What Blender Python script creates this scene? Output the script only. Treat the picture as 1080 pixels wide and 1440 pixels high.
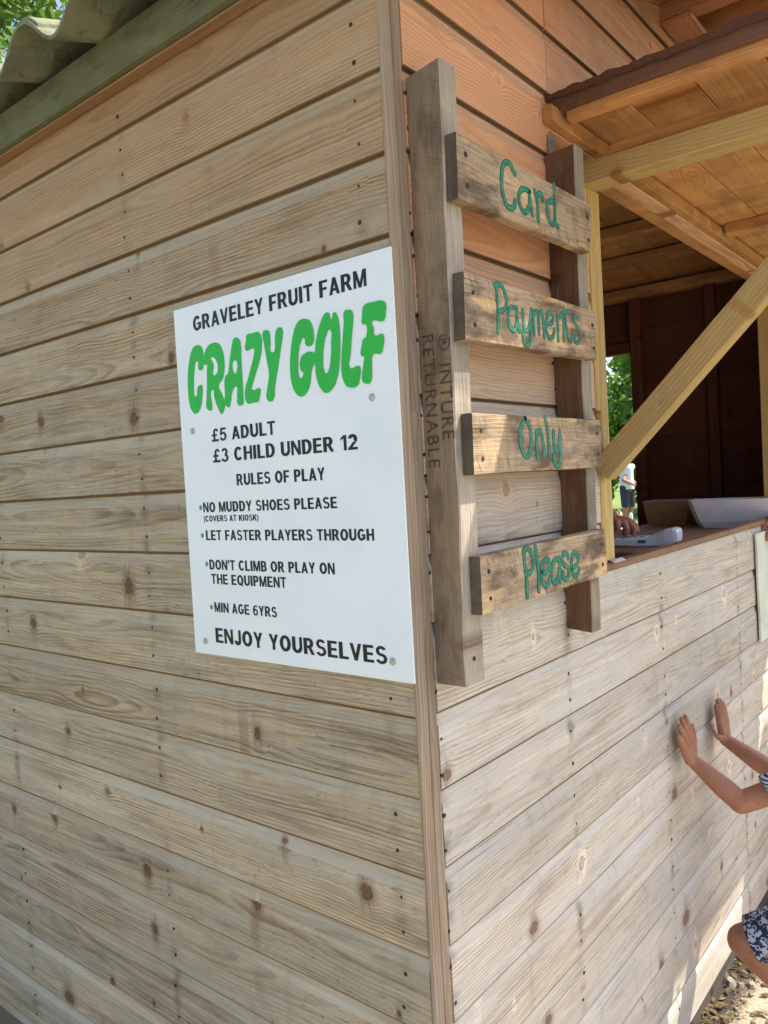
import bpy, bmesh, math, random
import numpy as np
from mathutils import Vector, Matrix, noise
R = math.radians
random.seed(7)
scn = bpy.context.scene
for o in list(bpy.data.objects): bpy.data.objects.remove(o)
H = 1.25                                   # height of the reference board joint above the ground
# ------------------------------------------------------------------ camera
cam_d = bpy.data.cameras.new('camera'); cam = bpy.data.objects.new('camera', cam_d)
scn.collection.objects.link(cam); scn.camera = cam
rt = Vector((0.62812, -0.77610, -0.05597)); up = Vector((0.06373, -0.02038, 0.99776)); fw = Vector((0.77550, 0.63028, -0.03666))
m3 = Matrix((rt, up, -fw)).transposed()
cam.matrix_world = Matrix.Translation((-0.98314, -0.75308, 0.37629 + H)) @ m3.to_4x4()
cam_d.sensor_fit = 'VERTICAL'; cam_d.sensor_height = 36.0; cam_d.sensor_width = 27.0
cam_d.lens = 1109.29 / 1440 * 36.0
cam_d.clip_start = 0.02; cam_d.clip_end = 600
# ------------------------------------------------------------------ light
SUN = Vector((0.54, -0.425, 1.0)).normalized()      # towards the sun
elev = math.asin(SUN.z); azim = math.atan2(SUN.x, SUN.y)
w = bpy.data.worlds.new('World'); scn.world = w; w.use_nodes = True
nt = w.node_tree; nt.nodes.clear()
sky = nt.nodes.new('ShaderNodeTexSky'); sky.sky_type = 'NISHITA'; sky.sun_disc = False
sky.sun_elevation = elev; sky.sun_rotation = azim; sky.dust_density = 2.4; sky.ozone_density = .4; sky.air_density = .85
bg = nt.nodes.new('ShaderNodeBackground'); bg.inputs[1].default_value = 0.15
wo = nt.nodes.new('ShaderNodeOutputWorld')
nt.links.new(sky.outputs[0], bg.inputs[0]); nt.links.new(bg.outputs[0], wo.inputs[0])
sd = bpy.data.lights.new('sun', 'SUN'); sd.energy = 4.0; sd.angle = R(0.55); sd.color = (1.0, 0.93, 0.82)
so = bpy.data.objects.new('sun', sd); scn.collection.objects.link(so)
so.rotation_euler = (-SUN).to_track_quat('-Z', 'Y').to_euler(); so.location = (3, -3, 6)
scn.view_settings.view_transform = 'Standard'; scn.view_settings.look = 'None'
scn.view_settings.gamma = 1.0; scn.view_settings.use_curve_mapping = False
scn.view_settings.exposure = 1.32
scn.render.engine = 'CYCLES'
scn.cycles.max_bounces = 8; scn.cycles.diffuse_bounces = 5

# ------------------------------------------------------------------ object helpers
MW = {}
def link(o, parent=None, mw=None):
    scn.collection.objects.link(o)
    mw = mw if mw is not None else Matrix.Identity(4)
    MW[o.name] = mw
    if parent is not None:
        o.parent = parent
        o.matrix_basis = MW[parent.name].inverted() @ mw
    else:
        o.matrix_basis = mw
    return o
def tag(o, label=None, cat=None, group=None, kind=None):
    if label: o['label'] = label
    if cat: o['category'] = cat
    if group: o['group'] = group
    if kind: o['kind'] = kind
    return o
def empty(name, loc, label=None, cat=None, group=None):
    o = bpy.data.objects.new(name, None); o.empty_display_size = 0.1
    link(o, None, Matrix.Translation(loc)); return tag(o, label, cat, group)
class MB:
    def __init__(s): s.v = []; s.f = []
    def add(s, vs, fs):
        n = len(s.v); s.v += [tuple(p) for p in vs]; s.f += [tuple(i + n for i in f) for f in fs]
    def box(s, a, b):
        x0, y0, z0 = a; x1, y1, z1 = b
        s.add([(x0,y0,z0),(x1,y0,z0),(x1,y1,z0),(x0,y1,z0),(x0,y0,z1),(x1,y0,z1),(x1,y1,z1),(x0,y1,z1)],
              [(0,3,2,1),(4,5,6,7),(0,1,5,4),(1,2,6,5),(2,3,7,6),(3,0,4,7)])
    def rings(s, rs, cap=True):
        n = len(rs[0]); base = len(s.v)
        for r in rs: s.v += [tuple(p) for p in r]
        for i in range(len(rs) - 1):
            for j in range(n):
                k = (j + 1) % n
                s.f.append((base + i*n + j, base + i*n + k, base + (i+1)*n + k, base + (i+1)*n + j))
        if cap:
            s.f.append(tuple(base + j for j in reversed(range(n))))
            s.f.append(tuple(base + (len(rs)-1)*n + j for j in range(n)))
    def tube(s, pts, r, n=8):
        rs = []
        for i, p in enumerate(pts):
            p = Vector(p); q = Vector(pts[min(i+1, len(pts)-1)]) - Vector(pts[max(i-1, 0)]); q.normalize()
            a = q.orthogonal().normalized(); b = q.cross(a)
            rr = r[i] if isinstance(r, (list, tuple)) else r
            rs.append([p + (a*math.cos(t) + b*math.sin(t))*rr for t in [2*math.pi*j/n for j in range(n)]])
        s.rings(rs)
    def build(s, name, mat, parent=None, mw=None, smooth=False):
        me = bpy.data.meshes.new(name); me.from_pydata(s.v, [], s.f); me.update()
        bm = bmesh.new(); bm.from_mesh(me); bmesh.ops.recalc_face_normals(bm, faces=bm.faces); bm.to_mesh(me); bm.free()
        if smooth: me.polygons.foreach_set('use_smooth', [True]*len(me.polygons))
        if mat: me.materials.append(mat)
        return link(bpy.data.objects.new(name, me), parent, mw)
T = Matrix.Translation
def frame(p, x, z):
    x = Vector(x).normalized(); y = Vector(z).cross(x).normalized(); z = x.cross(y)
    m = Matrix((x, y, z)).transposed().to_4x4(); m.translation = Vector(p); return m
def timber(name, p0, p1, wy, hz, mat, parent, upv=(0,0,1), bev=0.0018, segs=8, jit=0.0005, a0=0, a1=0):
    """a sawn timber whose own X runs from p0 to p1; wy, hz = section; a0/a1 slant of the end cuts (m over hz)"""
    p0 = Vector(p0) + Vector((0,0,H)); p1 = Vector(p1) + Vector((0,0,H)); L = (p1-p0).length
    mw = frame((p0+p1)/2, p1-p0, upv)
    b = bev; hy, hh = wy/2, hz/2
    prof = [(-hy+b,-hh),(hy-b,-hh),(hy,-hh+b),(hy,hh-b),(hy-b,hh),(-hy+b,hh),(-hy,hh-b),(-hy,-hh+b)]
    rs = []; sd_ = random.random()*99
    for i in range(segs+1):
        t = i/segs; x = -L/2 + L*t
        dy = noise.noise((x*3+sd_, 1, 0))*jit*2; dz = noise.noise((x*3+sd_, 9, 0))*jit*2
        e = 0.0
        ring = []
        for (y, z) in prof:
            sl = (a0*(1-t) + a1*t) * (z/hz)
            k = 1.0
            ring.append((x + sl, y*k + dy + random.uniform(-jit,jit)*.4, z*k + dz + random.uniform(-jit,jit)*.4))
        rs.append(ring)
    mb = MB(); mb.rings(rs); return mb.build(name, mat, parent, mw)
# ------------------------------------------------------------------ node helper
class N:
    def __init__(s, name):
        s.mat = bpy.data.materials.new(name); s.mat.use_nodes = True
        s.t = s.mat.node_tree; s.t.nodes.clear()
        s.out = s.n('ShaderNodeOutputMaterial'); s.b = s.n('ShaderNodeBsdfPrincipled')
        s.t.links.new(s.b.outputs[0], s.out.inputs[0])
        s.b.inputs['Specular IOR Level'].default_value = 0.3
    def n(s, t): return s.t.nodes.new(t)
    def set(s, sock, v):
        if isinstance(v, bpy.types.NodeSocket): s.t.links.new(v, sock)
        else: sock.default_value = v
    def m(s, op, a, b=0.0, c=0.0):
        n = s.n('ShaderNodeMath'); n.operation = op
        s.set(n.inputs[0], a); s.set(n.inputs[1], b); s.set(n.inputs[2], c); return n.outputs[0]
    def mix(s, f, a, b, mode='MIX'):
        n = s.n('ShaderNodeMix'); n.data_type = 'RGBA'; n.blend_type = mode; n.clamp_factor = True
        s.set(n.inputs[0], f)
        for i, v in ((6, a), (7, b)): s.set(n.inputs[i], (*v, 1) if isinstance(v, (tuple, list)) and len(v) == 3 else v)
        return n.outputs[2]
    def comb(s, x, y, z):
        n = s.n('ShaderNodeCombineXYZ')
        for i, v in enumerate((x, y, z)): s.set(n.inputs[i], v)
        return n.outputs[0]
    def sep(s, v):
        n = s.n('ShaderNodeSeparateXYZ'); s.set(n.inputs[0], v); return n.outputs
    def noise(s, v, sc=1.0, det=2.0, ro=0.5, col=False):
        n = s.n('ShaderNodeTexNoise'); s.set(n.inputs['Vector'], v); s.set(n.inputs['Scale'], sc)
        s.set(n.inputs['Detail'], det); s.set(n.inputs['Roughness'], ro); return n.outputs[1 if col else 0]
    def smooth(s, v, lo, hi, a=0.0, b=1.0):
        n = s.n('ShaderNodeMapRange'); n.interpolation_type = 'SMOOTHSTEP'
        for i, x in enumerate((v, lo, hi, a, b)): s.set(n.inputs[i], x)
        return n.outputs[0]
    def bump(s, h, strength, dist):
        n = s.n('ShaderNodeBump'); s.set(n.inputs['Height'], h); n.inputs['Strength'].default_value = strength
        n.inputs['Distance'].default_value = dist; s.t.links.new(n.outputs[0], s.b.inputs['Normal'])
    def obj(s): return s.n('ShaderNodeTexCoord').outputs['Object']
    def pos(s): return s.n('ShaderNodeNewGeometry').outputs['Position']
    def rnd(s): return s.n('ShaderNodeObjectInfo').outputs['Random']

def wood(name, light, dark, grey=(.30,.29,.26), gamt=.5, freq=150., knots=.45, ksize=.011, ring=.5, fib=.35,
         dirt=0., cols=None, caxis=0, rough=.82, saw=0., green=0., warmz=None, blot=0., bumps=.35, bend=.10, sat=1., tone=.30, pat=.5, kpale=.3, smear=.5, warmcol=None, fibc=.55, vvar=.20, fleck=.0):
    s = N(name)
    u, wv, v = s.sep(s.obj()); r = s.rnd()
    r2 = s.m('FRACT', s.m('MULTIPLY', r, 17.31)); r3 = s.m('FRACT', s.m('MULTIPLY', r, 91.73))
    uu = s.m('MULTIPLY_ADD', r, 53.0, u)
    # knots: one candidate per cell; the ring field flows round them
    ks = 5.2
    vx = s.m('MULTIPLY', uu, ks); vy = s.m('MULTIPLY_ADD', v, ks, s.m('MULTIPLY', r2, 23.0))
    vo = s.n('ShaderNodeTexVoronoi'); vo.voronoi_dimensions = '2D'; vo.inputs['Scale'].default_value = 1.0
    s.set(vo.inputs['Vector'], s.comb(vx, vy, 0.0))
    px, py, _ = s.sep(vo.outputs['Position']); cr, cg, cb = s.sep(vo.outputs['Color'])
    du = s.m('MULTIPLY', s.m('SUBTRACT', vx, px), 1/ks); dv = s.m('MULTIPLY', s.m('SUBTRACT', vy, py), 1/ks)
    wob = s.m('MULTIPLY', s.m('SUBTRACT', s.noise(s.comb(uu, v, 0.0), 70., 3.), .5), .009)
    dv = s.m('ADD', dv, wob)
    asp = s.m('MULTIPLY_ADD', cb, 1.2, .45)
    d2 = s.m('ADD', s.m('MULTIPLY', s.m('MULTIPLY', du, du), asp), s.m('MULTIPLY', dv, dv))
    rk = s.m('MULTIPLY', s.m('MAXIMUM', s.m('SUBTRACT', cr, 1-knots), 0.0), ksize/knots*1.3)
    rk2 = s.m('MULTIPLY', rk, rk)
    f = s.m('SUBTRACT', v, s.m('DIVIDE', s.m('MULTIPLY', s.m('MULTIPLY', dv, rk2), 2.2), s.m('ADD', d2, s.m('MULTIPLY_ADD', rk2, .9, 1e-7))))
    n1 = s.m('SUBTRACT', s.noise(s.comb(uu, r2, 0.0), 1.1, 2.), .5)
    n2 = s.m('SUBTRACT', s.noise(s.comb(s.m('MULTIPLY', uu, 5.), s.m('MULTIPLY', v, 14.), s.m('MULTIPLY', wv, 14.)), 1., 2.), .5)
    v0 = s.m('MULTIPLY', s.m('SUBTRACT', r2, .5), .20)
    a = s.m('ADD', s.m('SUBTRACT', f, v0), s.m('MULTIPLY', n2, .012))
    b = s.m('ADD', s.m('ADD', wv, s.m('MULTIPLY_ADD', r3, .05, .012)), s.m('MULTIPLY', n1, bend))
    rad = s.m('SQRT', s.m('ADD', s.m('MULTIPLY', a, a), s.m('MULTIPLY', b, b)))
    t = s.m('MULTIPLY_ADD', rad, freq, s.m('MULTIPLY', n2, .9))
    fr = s.m('FRACT', t)
    ringv = s.m('MULTIPLY', s.smooth(fr, 0.05, .80), s.smooth(fr, .86, .99, 1., 0.))
    ringv = s.m('POWER', ringv, 1.6)
    rmod = s.smooth(s.noise(s.comb(uu, s.m('MULTIPLY', v, 9.), r), 2.2, 2.), .3, .7, .35, 1.)
    ringv = s.m('MULTIPLY', ringv, rmod)
    fibre = s.noise(s.comb(s.m('MULTIPLY', uu, 9.), s.m('MULTIPLY', f, 420.), s.m('MULTIPLY', wv, 420.)), 1., 3., .65)
    streak = s.noise(s.comb(s.m('MULTIPLY', uu, 1.6), s.m('MULTIPLY', v, 55.), s.m('MULTIPLY', wv, 55.)), 1., 3., .6)
    big = s.noise(s.comb(s.m('MULTIPLY', uu, 2.2), s.m('MULTIPLY', v, 9.), wv), 1., 3., .6)
    P = s.pos(); pxx, pyy, pzz = s.sep(P)
    lt = s.mix(s.smooth(r3, 0., 1., 0., tone), light, dark)
    col = s.mix(s.m('MULTIPLY', ringv, ring), lt, dark)
    patch = s.noise(s.comb(s.m('MULTIPLY', uu, 3.4), s.m('MULTIPLY', v, 20.), s.m('MULTIPLY', wv, 20.)), 1., 4., .62)
    col = s.mix(s.smooth(patch, .48, .74, 0., pat), col, tuple(c*.72 for c in dark))
    col = s.mix(s.smooth(patch, .50, .28, 0., .28), col, tuple(min(1., c*1.22) for c in light))
    col = s.mix(s.smooth(fibre, .35, .75, 0., fib), col, tuple(c*fibc for c in dark))
    g = s.m('MULTIPLY', s.smooth(s.m('ADD', s.m('MULTIPLY', big, .6), s.m('MULTIPLY', streak, .55)), .40, .75), gamt)
    col = s.mix(g, col, grey)
    lite = s.smooth(streak, .52, .8, 0., .22); col = s.mix(lite, col, tuple(min(1, c*1.35+.03) for c in light))
    # thin drying cracks
    ck = s.noise(s.comb(s.m('MULTIPLY', uu, 3.2), s.m('MULTIPLY', f, 260.), s.m('MULTIPLY', wv, 260.)), 1., 1.)
    ck = s.m('MULTIPLY', s.smooth(ck, .70, .745), s.smooth(big, .45, .6))
    col = s.mix(s.m('MULTIPLY', ck, .55), col, tuple(c*.3 for c in dark))
    if fleck:
        fl = s.noise(s.comb(s.m('MULTIPLY', uu, 38.), s.m('MULTIPLY', f, 330.), s.m('MULTIPLY', wv, 330.)), 1., 1.)
        fl2 = s.noise(s.comb(uu, s.m('MULTIPLY', v, 3.), r2), 4.5, 3., .6)
        col = s.mix(s.m('MULTIPLY', s.smooth(fl, .66, .72), s.smooth(fl2, .44, .60, 0., fleck)), col, tuple(c*.30 for c in dark))
        mt = s.noise(s.comb(s.m('MULTIPLY', pxx, 1.), pyy, pzz), 46., 3., .7)
        col = s.mix(s.smooth(mt, .60, .74, 0., fleck*.55), col, tuple(c*.5 for c in dark))
    if blot:
        bl = s.noise(s.comb(s.m('MULTIPLY', uu, 6.), s.m('MULTIPLY', v, 13.), wv), 1., 4., .65)
        col = s.mix(s.smooth(bl, .45, .64, 0., blot), col, tuple(c*.33 for c in dark))
        bl2 = s.noise(s.comb(s.m('ADD', uu, 7.), s.m('MULTIPLY', v, 4.), wv), 7., 3., .6)
        col = s.mix(s.smooth(bl2, .52, .68, 0., blot*.8), col, (light[0]*1.28, light[1]*1.18, light[2]*.95))
    if saw:
        sw = s.noise(s.comb(s.m('MULTIPLY', s.m('ADD', u, s.m('MULTIPLY', v, .45)), 260.), s.m('MULTIPLY', v, 16.), 0.0), 1., 2., .6)
        edge = s.smooth(s.noise(s.comb(s.m('MULTIPLY', uu, 5.), s.m('MULTIPLY', v, 12.), 3.0), 1., 2.), .42, .6)
        col = s.mix(s.m('MULTIPLY', s.smooth(sw, .5, .72, 0., saw), edge), col, tuple(c*.45 for c in dark))
    # knots colouring
    dk = s.m('SQRT', d2); q = s.m('DIVIDE', dk, s.m('ADD', rk, 1e-5))
    has = s.smooth(rk, .0012, .0026)
    pale = s.smooth(cg, 1-kpale-.02, 1-kpale+.02)
    aw = s.m('DIVIDE', s.m('ABSOLUTE', du), s.m('ADD', rk, 1e-4)); av = s.m('DIVIDE', s.m('ABSOLUTE', dv), s.m('ADD', rk, 1e-4))
    smn = s.noise(s.comb(s.m('MULTIPLY', uu, 130.), s.m('MULTIPLY', v, 22.), 0.), 1., 3., .6)
    smr = s.m('MULTIPLY', s.m('MULTIPLY', has, s.smooth(aw, .4, 2.0, 1., 0.)), s.m('MULTIPLY', s.smooth(av, 1.5, 5.5, 1., 0.), s.smooth(smn, .35, .62)))
    scol = s.mix(pale, (dark[0]*.85, dark[1]*.68, dark[2]*.58), (min(1.,light[0]*1.25), min(1.,light[1]*1.22), min(1.,light[2]*1.22)))
    col = s.mix(s.m('MULTIPLY', smr, smear), col, scol)
    halo = s.m('MULTIPLY', has, s.smooth(q, .8, 2.6, .5, 0.)); col = s.mix(halo, col, s.mix(pale, (dark[0]*.8, dark[1]*.64, dark[2]*.52), (min(1.,light[0]*1.2), min(1.,light[1]*1.18), min(1.,light[2]*1.15))))
    km = s.m('MULTIPLY', has, s.smooth(q, .70, 1.10, 1., 0.))
    kr = s.m('MULTIPLY_ADD', s.m('SINE', s.m('MULTIPLY', dk, 3100.)), .35, .5)
    kcol = s.mix(kr, (dark[0]*.42, dark[1]*.31, dark[2]*.26), (dark[0]*1.05, dark[1]*.84, dark[2]*.70))
    kcol = s.mix(s.m('MULTIPLY', pale, .6), kcol, (light[0]*.85, light[1]*.78, light[2]*.70))
    col = s.mix(s.m('MULTIPLY', km, .85), col, kcol)
    rim = s.m('MULTIPLY', has, s.m('MULTIPLY', s.smooth(q, .72, .95), s.smooth(q, 1.0, 1.25, 1., 0.)))
    rim = s.m('MULTIPLY', rim, s.smooth(s.noise(s.comb(uu, v, 0.), 90., 2.), .38, .6))
    col = s.mix(s.m('MULTIPLY', rim, .75), col, (dark[0]*.25, dark[1]*.2, dark[2]*.16))
    # water marks that run down the wall
    hx = s.m('ADD', pxx, pyy)
    drip = s.noise(s.comb(s.m('MULTIPLY', hx, 34.), s.m('MULTIPLY', pzz, 2.2), s.m('MULTIPLY', r, 3.)), 1., 3., .6)
    col = s.mix(s.smooth(drip, .54, .78, 0., .20 + dirt), col, (.17,.14,.10))
    if cols:
        axis = pyy if caxis else pxx
        mk = None
        for c in cols:
            dd = s.m('ABSOLUTE', s.m('SUBTRACT', axis, c))
            g1 = s.smooth(s.m('ADD', dd, s.m('MULTIPLY', s.m('SUBTRACT', s.noise(s.comb(r, s.m('MULTIPLY', pzz, 40.), 0.), 1., 2.), .5), .03)), 0.0, .022, 1., 0.)
            mk = g1 if mk is None else s.m('MAXIMUM', mk, g1)
        vn = s.noise(s.comb(r, s.m('MULTIPLY', pzz, 24.), s.m('MULTIPLY', hx, 3.)), 1., 2.)
        col = s.mix(s.m('MULTIPLY', mk, s.smooth(vn, .42, .70, 0., .6)), col, (.11,.095,.07))
    if warmcol:
        for c in warmcol:
            dd = s.m('ABSOLUTE', s.m('SUBTRACT', pyy if caxis else pxx, c))
            e_ = s.smooth(s.m('ADD', dd, s.m('MULTIPLY', s.m('SUBTRACT', drip, .5), .03)), .008, .018, 1., 0.)
            vn = s.noise(s.comb(s.m('MULTIPLY', r, 7.), s.m('MULTIPLY', pzz, 7.), c), 1., 2.)
            col = s.mix(s.m('MULTIPLY', e_, s.smooth(vn, .45, .62, 0., .5)), col, (.20,.115,.07))
    if warmz:
        z0, z1, wc, amt = warmz
        wz = s.smooth(s.m('ADD', pzz, s.m('MULTIPLY', s.m('SUBTRACT', r3, .5), .16)), z0, z1, 0., amt)
        col = s.mix(wz, col, s.mix(s.m('MULTIPLY', ringv, .6), wc, tuple(c*.6 for c in wc)))
    if green:
        gn = s.noise(P, 9., 4., .65)
        gm = s.smooth(s.m('ADD', gn, s.m('MULTIPLY', streak, .3)), .5, .85, 0., green)
        col = s.mix(gm, col, (.10,.115,.05))
    hs = s.n('ShaderNodeHueSaturation'); s.set(hs.inputs['Color'], col); hs.inputs['Saturation'].default_value = sat
    s.set(hs.inputs['Value'], s.m('ADD', s.m('MULTIPLY_ADD', r2, vvar, 1.0-vvar*.5), s.m('MULTIPLY', s.m('SUBTRACT', s.noise(s.comb(s.m('MULTIPLY', uu, 1.3), r2, 0.), 1., 2.), .5), vvar*1.6)))
    s.set(s.b.inputs['Base Color'], hs.outputs[0]); s.b.inputs['Roughness'].default_value = rough
    hgt = s.m('SUBTRACT', s.m('ADD', s.m('MULTIPLY', ringv, .5), s.m('MULTIPLY', km, .8)), s.m('ADD', s.m('MULTIPLY', fibre, .6), s.m('MULTIPLY', ck, 2.0)))
    s.bump(hgt, bumps, .0012)
    return s.mat
def plain(name, col, rough=.6, metal=0., var=.15, sc=30., bump=0., spec=.3, var2=None):
    s = N(name); P = s.obj()
    n_ = s.noise(P, sc, 4., .6)
    c = s.mix(s.smooth(n_, .3, .7), tuple(x*(1-var) for x in col), tuple(min(1, x*(1+var)) for x in col))
    if var2: c = s.mix(s.smooth(s.noise(P, sc*.22, 3., .6), .45, .65, 0., .7), c, var2)
    s.set(s.b.inputs['Base Color'], c); s.b.inputs['Roughness'].default_value = rough; s.b.inputs['Metallic'].default_value = metal
    s.b.inputs['Specular IOR Level'].default_value = spec
    if bump: s.bump(n_, bump, .002)
    return s.mat
def leafmat(name, c1, c2, c3):
    s = N(name); isl = s.n('ShaderNodeNewGeometry').outputs['Random Per Island']
    c = s.mix(s.smooth(isl, 0., .6), c1, c2); c = s.mix(s.smooth(isl, .75, 1.), c, c3)
    s.set(s.b.inputs['Base Color'], c); s.b.inputs['Roughness'].default_value = .5
    tr = s.n('ShaderNodeBsdfTranslucent'); s.set(tr.inputs[0], s.mix(.5, c, (.25,.40,.05)))
    mx = s.n('ShaderNodeMixShader'); mx.inputs[0].default_value = .4
    s.t.links.new(s.b.outputs[0], mx.inputs[1]); s.t.links.new(tr.outputs[0], mx.inputs[2]); s.t.links.new(mx.outputs[0], s.out.inputs[0])
    return s.mat
NL = (.058, .703, 1.363, 2.02); NR = (.056, .53, 1.085, 1.80, 2.35, 2.85)
M = {}
M['left'] = wood('weathered_cladding', (.53,.405,.235), (.15,.098,.05), grey=(.365,.33,.25), gamt=.75, cols=NL, caxis=1, ring=.85, vvar=.30, fleck=.6,
                 warmz=(H+.50, H+1.26, (.32,.185,.085), .85), knots=.55, ksize=.013, fib=.7, pat=.62, kpale=.04, warmcol=(.425,), fibc=.4, dirt=.0, bumps=.5)
M['left_bevel'] = wood('pale_cladding_bevel', (.50,.40,.25), (.25,.18,.105), grey=(.425,.385,.29), gamt=.85, cols=NL, caxis=1, ring=.5,
                 warmz=(H+.65, H+1.3, (.34,.195,.08), .85), knots=.3, ksize=.01, fib=.55, pat=.5, dirt=.0)
M['right_bevel'] = wood('white_cladding_bevel', (.62,.55,.455), (.36,.29,.215), grey=(.49,.475,.45), gamt=.8, cols=NR, ring=.5,
                 warmz=(H+.1, H+.95, (.56,.31,.17), .9), knots=.3, ksize=.01, fib=.45, pat=.4, dirt=.08)
M['right'] = wood('pale_cladding', (.69,.60,.475), (.25,.185,.125), grey=(.48,.465,.435), gamt=.75, cols=NR, ring=.7, vvar=.22, fleck=.5,
                  warmz=(H+.05, H+.95, (.62,.32,.165), .95), knots=.62, ksize=.013, fib=.6, pat=.5, kpale=.6, smear=.45, dirt=.0, bumps=.5)
M['sheltered'] = wood('sheltered_pine', (.72,.40,.22), (.38,.165,.07), grey=(.38,.25,.165), gamt=.4, ring=.75, knots=.7, ksize=.015, blot=.15)
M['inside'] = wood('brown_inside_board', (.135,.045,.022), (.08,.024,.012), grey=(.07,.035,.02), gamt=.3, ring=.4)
M['ceil'] = wood('ceiling_pine', (.60,.31,.115), (.36,.15,.045), grey=(.27,.15,.08), gamt=.4, ring=.6, blot=.40, knots=.7, ksize=.013)
M['treated'] = wood('yellow_treated_timber', (.52,.365,.14), (.35,.215,.065), grey=(.33,.29,.18), gamt=.35, ring=.75, freq=120., ksize=.018, knots=.6, pat=.3, kpale=.05)
M['post'] = wood('corner_trim_wood', (.36,.275,.185), (.18,.12,.075), grey=(.28,.235,.185), gamt=.5, ring=.8, freq=230., knots=.1, tone=.1, dirt=.1)
M['pallet'] = wood('brown_pallet_wood', (.27,.195,.12), (.14,.093,.052), grey=(.21,.175,.135), gamt=.6, ring=.35, blot=.5, saw=.4, fib=.6, knots=.3, bumps=.8, green=.0, dirt=.15)
M['pallet_red'] = wood('red_brown_pallet_wood', (.20,.105,.055), (.10,.05,.025), grey=(.15,.10,.065), gamt=.4, ring=.3, blot=.4, fib=.5, knots=.3, bumps=.7)
M['pallet_edge'] = wood('silvered_pallet_edge', (.42,.36,.285), (.23,.185,.135), grey=(.33,.305,.265), gamt=.6, ring=.4, blot=.5, fib=.6, knots=.4, bumps=.8, dirt=.15)
M['slat'] = wood('blotchy_slat_wood', (.54,.385,.235), (.25,.165,.10), grey=(.31,.26,.205), gamt=.55, ring=.5, blot=.85, saw=1.0, fib=.65, knots=.35, bumps=.9, tone=.1, dirt=.2)
M['slat_end'] = wood('shaded_end_grain', (.115,.09,.06), (.06,.045,.03), grey=(.10,.085,.065), gamt=.3, ring=.2, blot=.3, knots=0.01, bumps=.7)  # weathered end grain, with the shade on the slat ends put into the colour
M['beam_green'] = wood('algae_covered_beam', (.155,.150,.080), (.07,.072,.036), grey=(.165,.165,.105), gamt=.5, ring=.2, fib=.6, green=.7, knots=.15, blot=.5, tone=.1, bumps=.5)
M['sill'] = wood('brown_sill_board', (.33,.185,.10), (.20,.10,.055), grey=(.26,.17,.12), gamt=.4, ring=.4, blot=.2, knots=.2)
M['bearer'] = wood('dark_bearer', (.07,.05,.035), (.04,.03,.02), gamt=.2)
M['fence'] = wood('fence_post_wood', (.52,.40,.20), (.35,.26,.12), gamt=.3)
def sheetmat():
    s = N('cement_sheet'); P = s.pos(); a = s.noise(P, 7., 5., .65); b = s.noise(P, 60., 4., .7)
    c = s.mix(s.smooth(a, .35, .7), (.20,.215,.13), (.095,.11,.06)); c = s.mix(s.smooth(b, .5, .75, 0., .5), c, (.13,.14,.095))
    c = s.mix(s.smooth(s.noise(P, 3., 3.), .5, .7, 0., .5), c, (.25,.235,.15))
    c = s.mix(s.smooth(s.noise(P, 26., 4., .7), .52, .66, 0., .6), c, (.07,.085,.035))
    s.set(s.b.inputs['Base Color'], c); s.b.inputs['Roughness'].default_value = .9; s.bump(b, .5, .002); return s.mat
M['sheet'] = sheetmat()
M['fasc'] = wood('red_brown_fascia', (.17,.078,.048), (.09,.04,.024), grey=(.13,.075,.05), gamt=.4, blot=.3)
M['felt'] = plain('roof_felt', (.085,.040,.027), .9, bump=1., sc=160.)
def signmat():
    s = N('white_sign_panel'); P = s.pos(); a = s.noise(P, 5., 3., .6); x, y, z = s.sep(P)
    c = s.mix(s.smooth(a, .4, .7), (.70,.745,.755), (.65,.71,.73))
    sc = s.noise(s.comb(s.m('MULTIPLY', s.m('ADD', y, s.m('MULTIPLY', z, .55)), 70.), s.m('MULTIPLY', z, 4.), 0.), 1., 2.)
    msk = s.smooth(s.noise(P, 9., 1.), .60, .66)
    c = s.mix(s.m('MULTIPLY', s.smooth(sc, .70, .74, 0., .35), msk), c, (.45,.47,.47))
    c = s.mix(s.smooth(s.noise(P, 260., 1.), .76, .80, 0., .4), c, (.45,.42,.36))
    s.set(s.b.inputs['Base Color'], c); s.b.inputs['Roughness'].default_value = .42; s.b.inputs['Specular IOR Level'].default_value = .4; return s.mat
M['sign'] = signmat()
M['black'] = plain('black_print', (.012,.012,.013), .45, var=.02)
M['green'] = plain('green_print', (.022,.40,.045), .45, var=.04, sc=8)
M['bullet'] = plain('dull_green_print', (.05,.26,.12), .5, var=.04)
M['teal'] = plain('teal_paint', (.012,.235,.145), .45, var=.25, sc=60)
M['tealdark'] = plain('dark_teal_paint', (.006,.105,.065), .5, var=.25, sc=60)
def paint(name, col, base):
    s = N(name); P = s.obj(); u, y, z = s.sep(P)
    a = s.noise(s.comb(s.m('MULTIPLY', u, 60.), y, s.m('MULTIPLY', z, 420.)), 1., 3., .7); b = s.noise(P, 70., 3., .6)
    c = s.mix(s.smooth(b, .35, .65), tuple(x*.75 for x in col), tuple(x*1.25 for x in col))
    c = s.mix(s.m('MULTIPLY', s.smooth(a, .52, .66), s.smooth(b, .42, .56)), c, base)
    s.set(s.b.inputs['Base Color'], c); s.b.inputs['Roughness'].default_value = .55; return s.mat
M['teal'] = paint('teal_paint', (.009,.185,.118), (.12,.13,.08)); M['tealdark'] = paint('dark_teal_paint', (.006,.082,.052), (.15,.12,.075))
M['ink'] = plain('branded_ink', (.075,.052,.033), .9, var=.5, sc=90)
M['zinc'] = plain('zinc_screw', (.42,.40,.33), .45, metal=.7, var=.3, sc=300)
M['nail'] = plain('rusty_nail', (.035,.026,.02), .8, var=.4, sc=400)
M['steel'] = plain('galvanised_strap', (.32,.33,.33), .5, metal=.6, var=.2)
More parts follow.
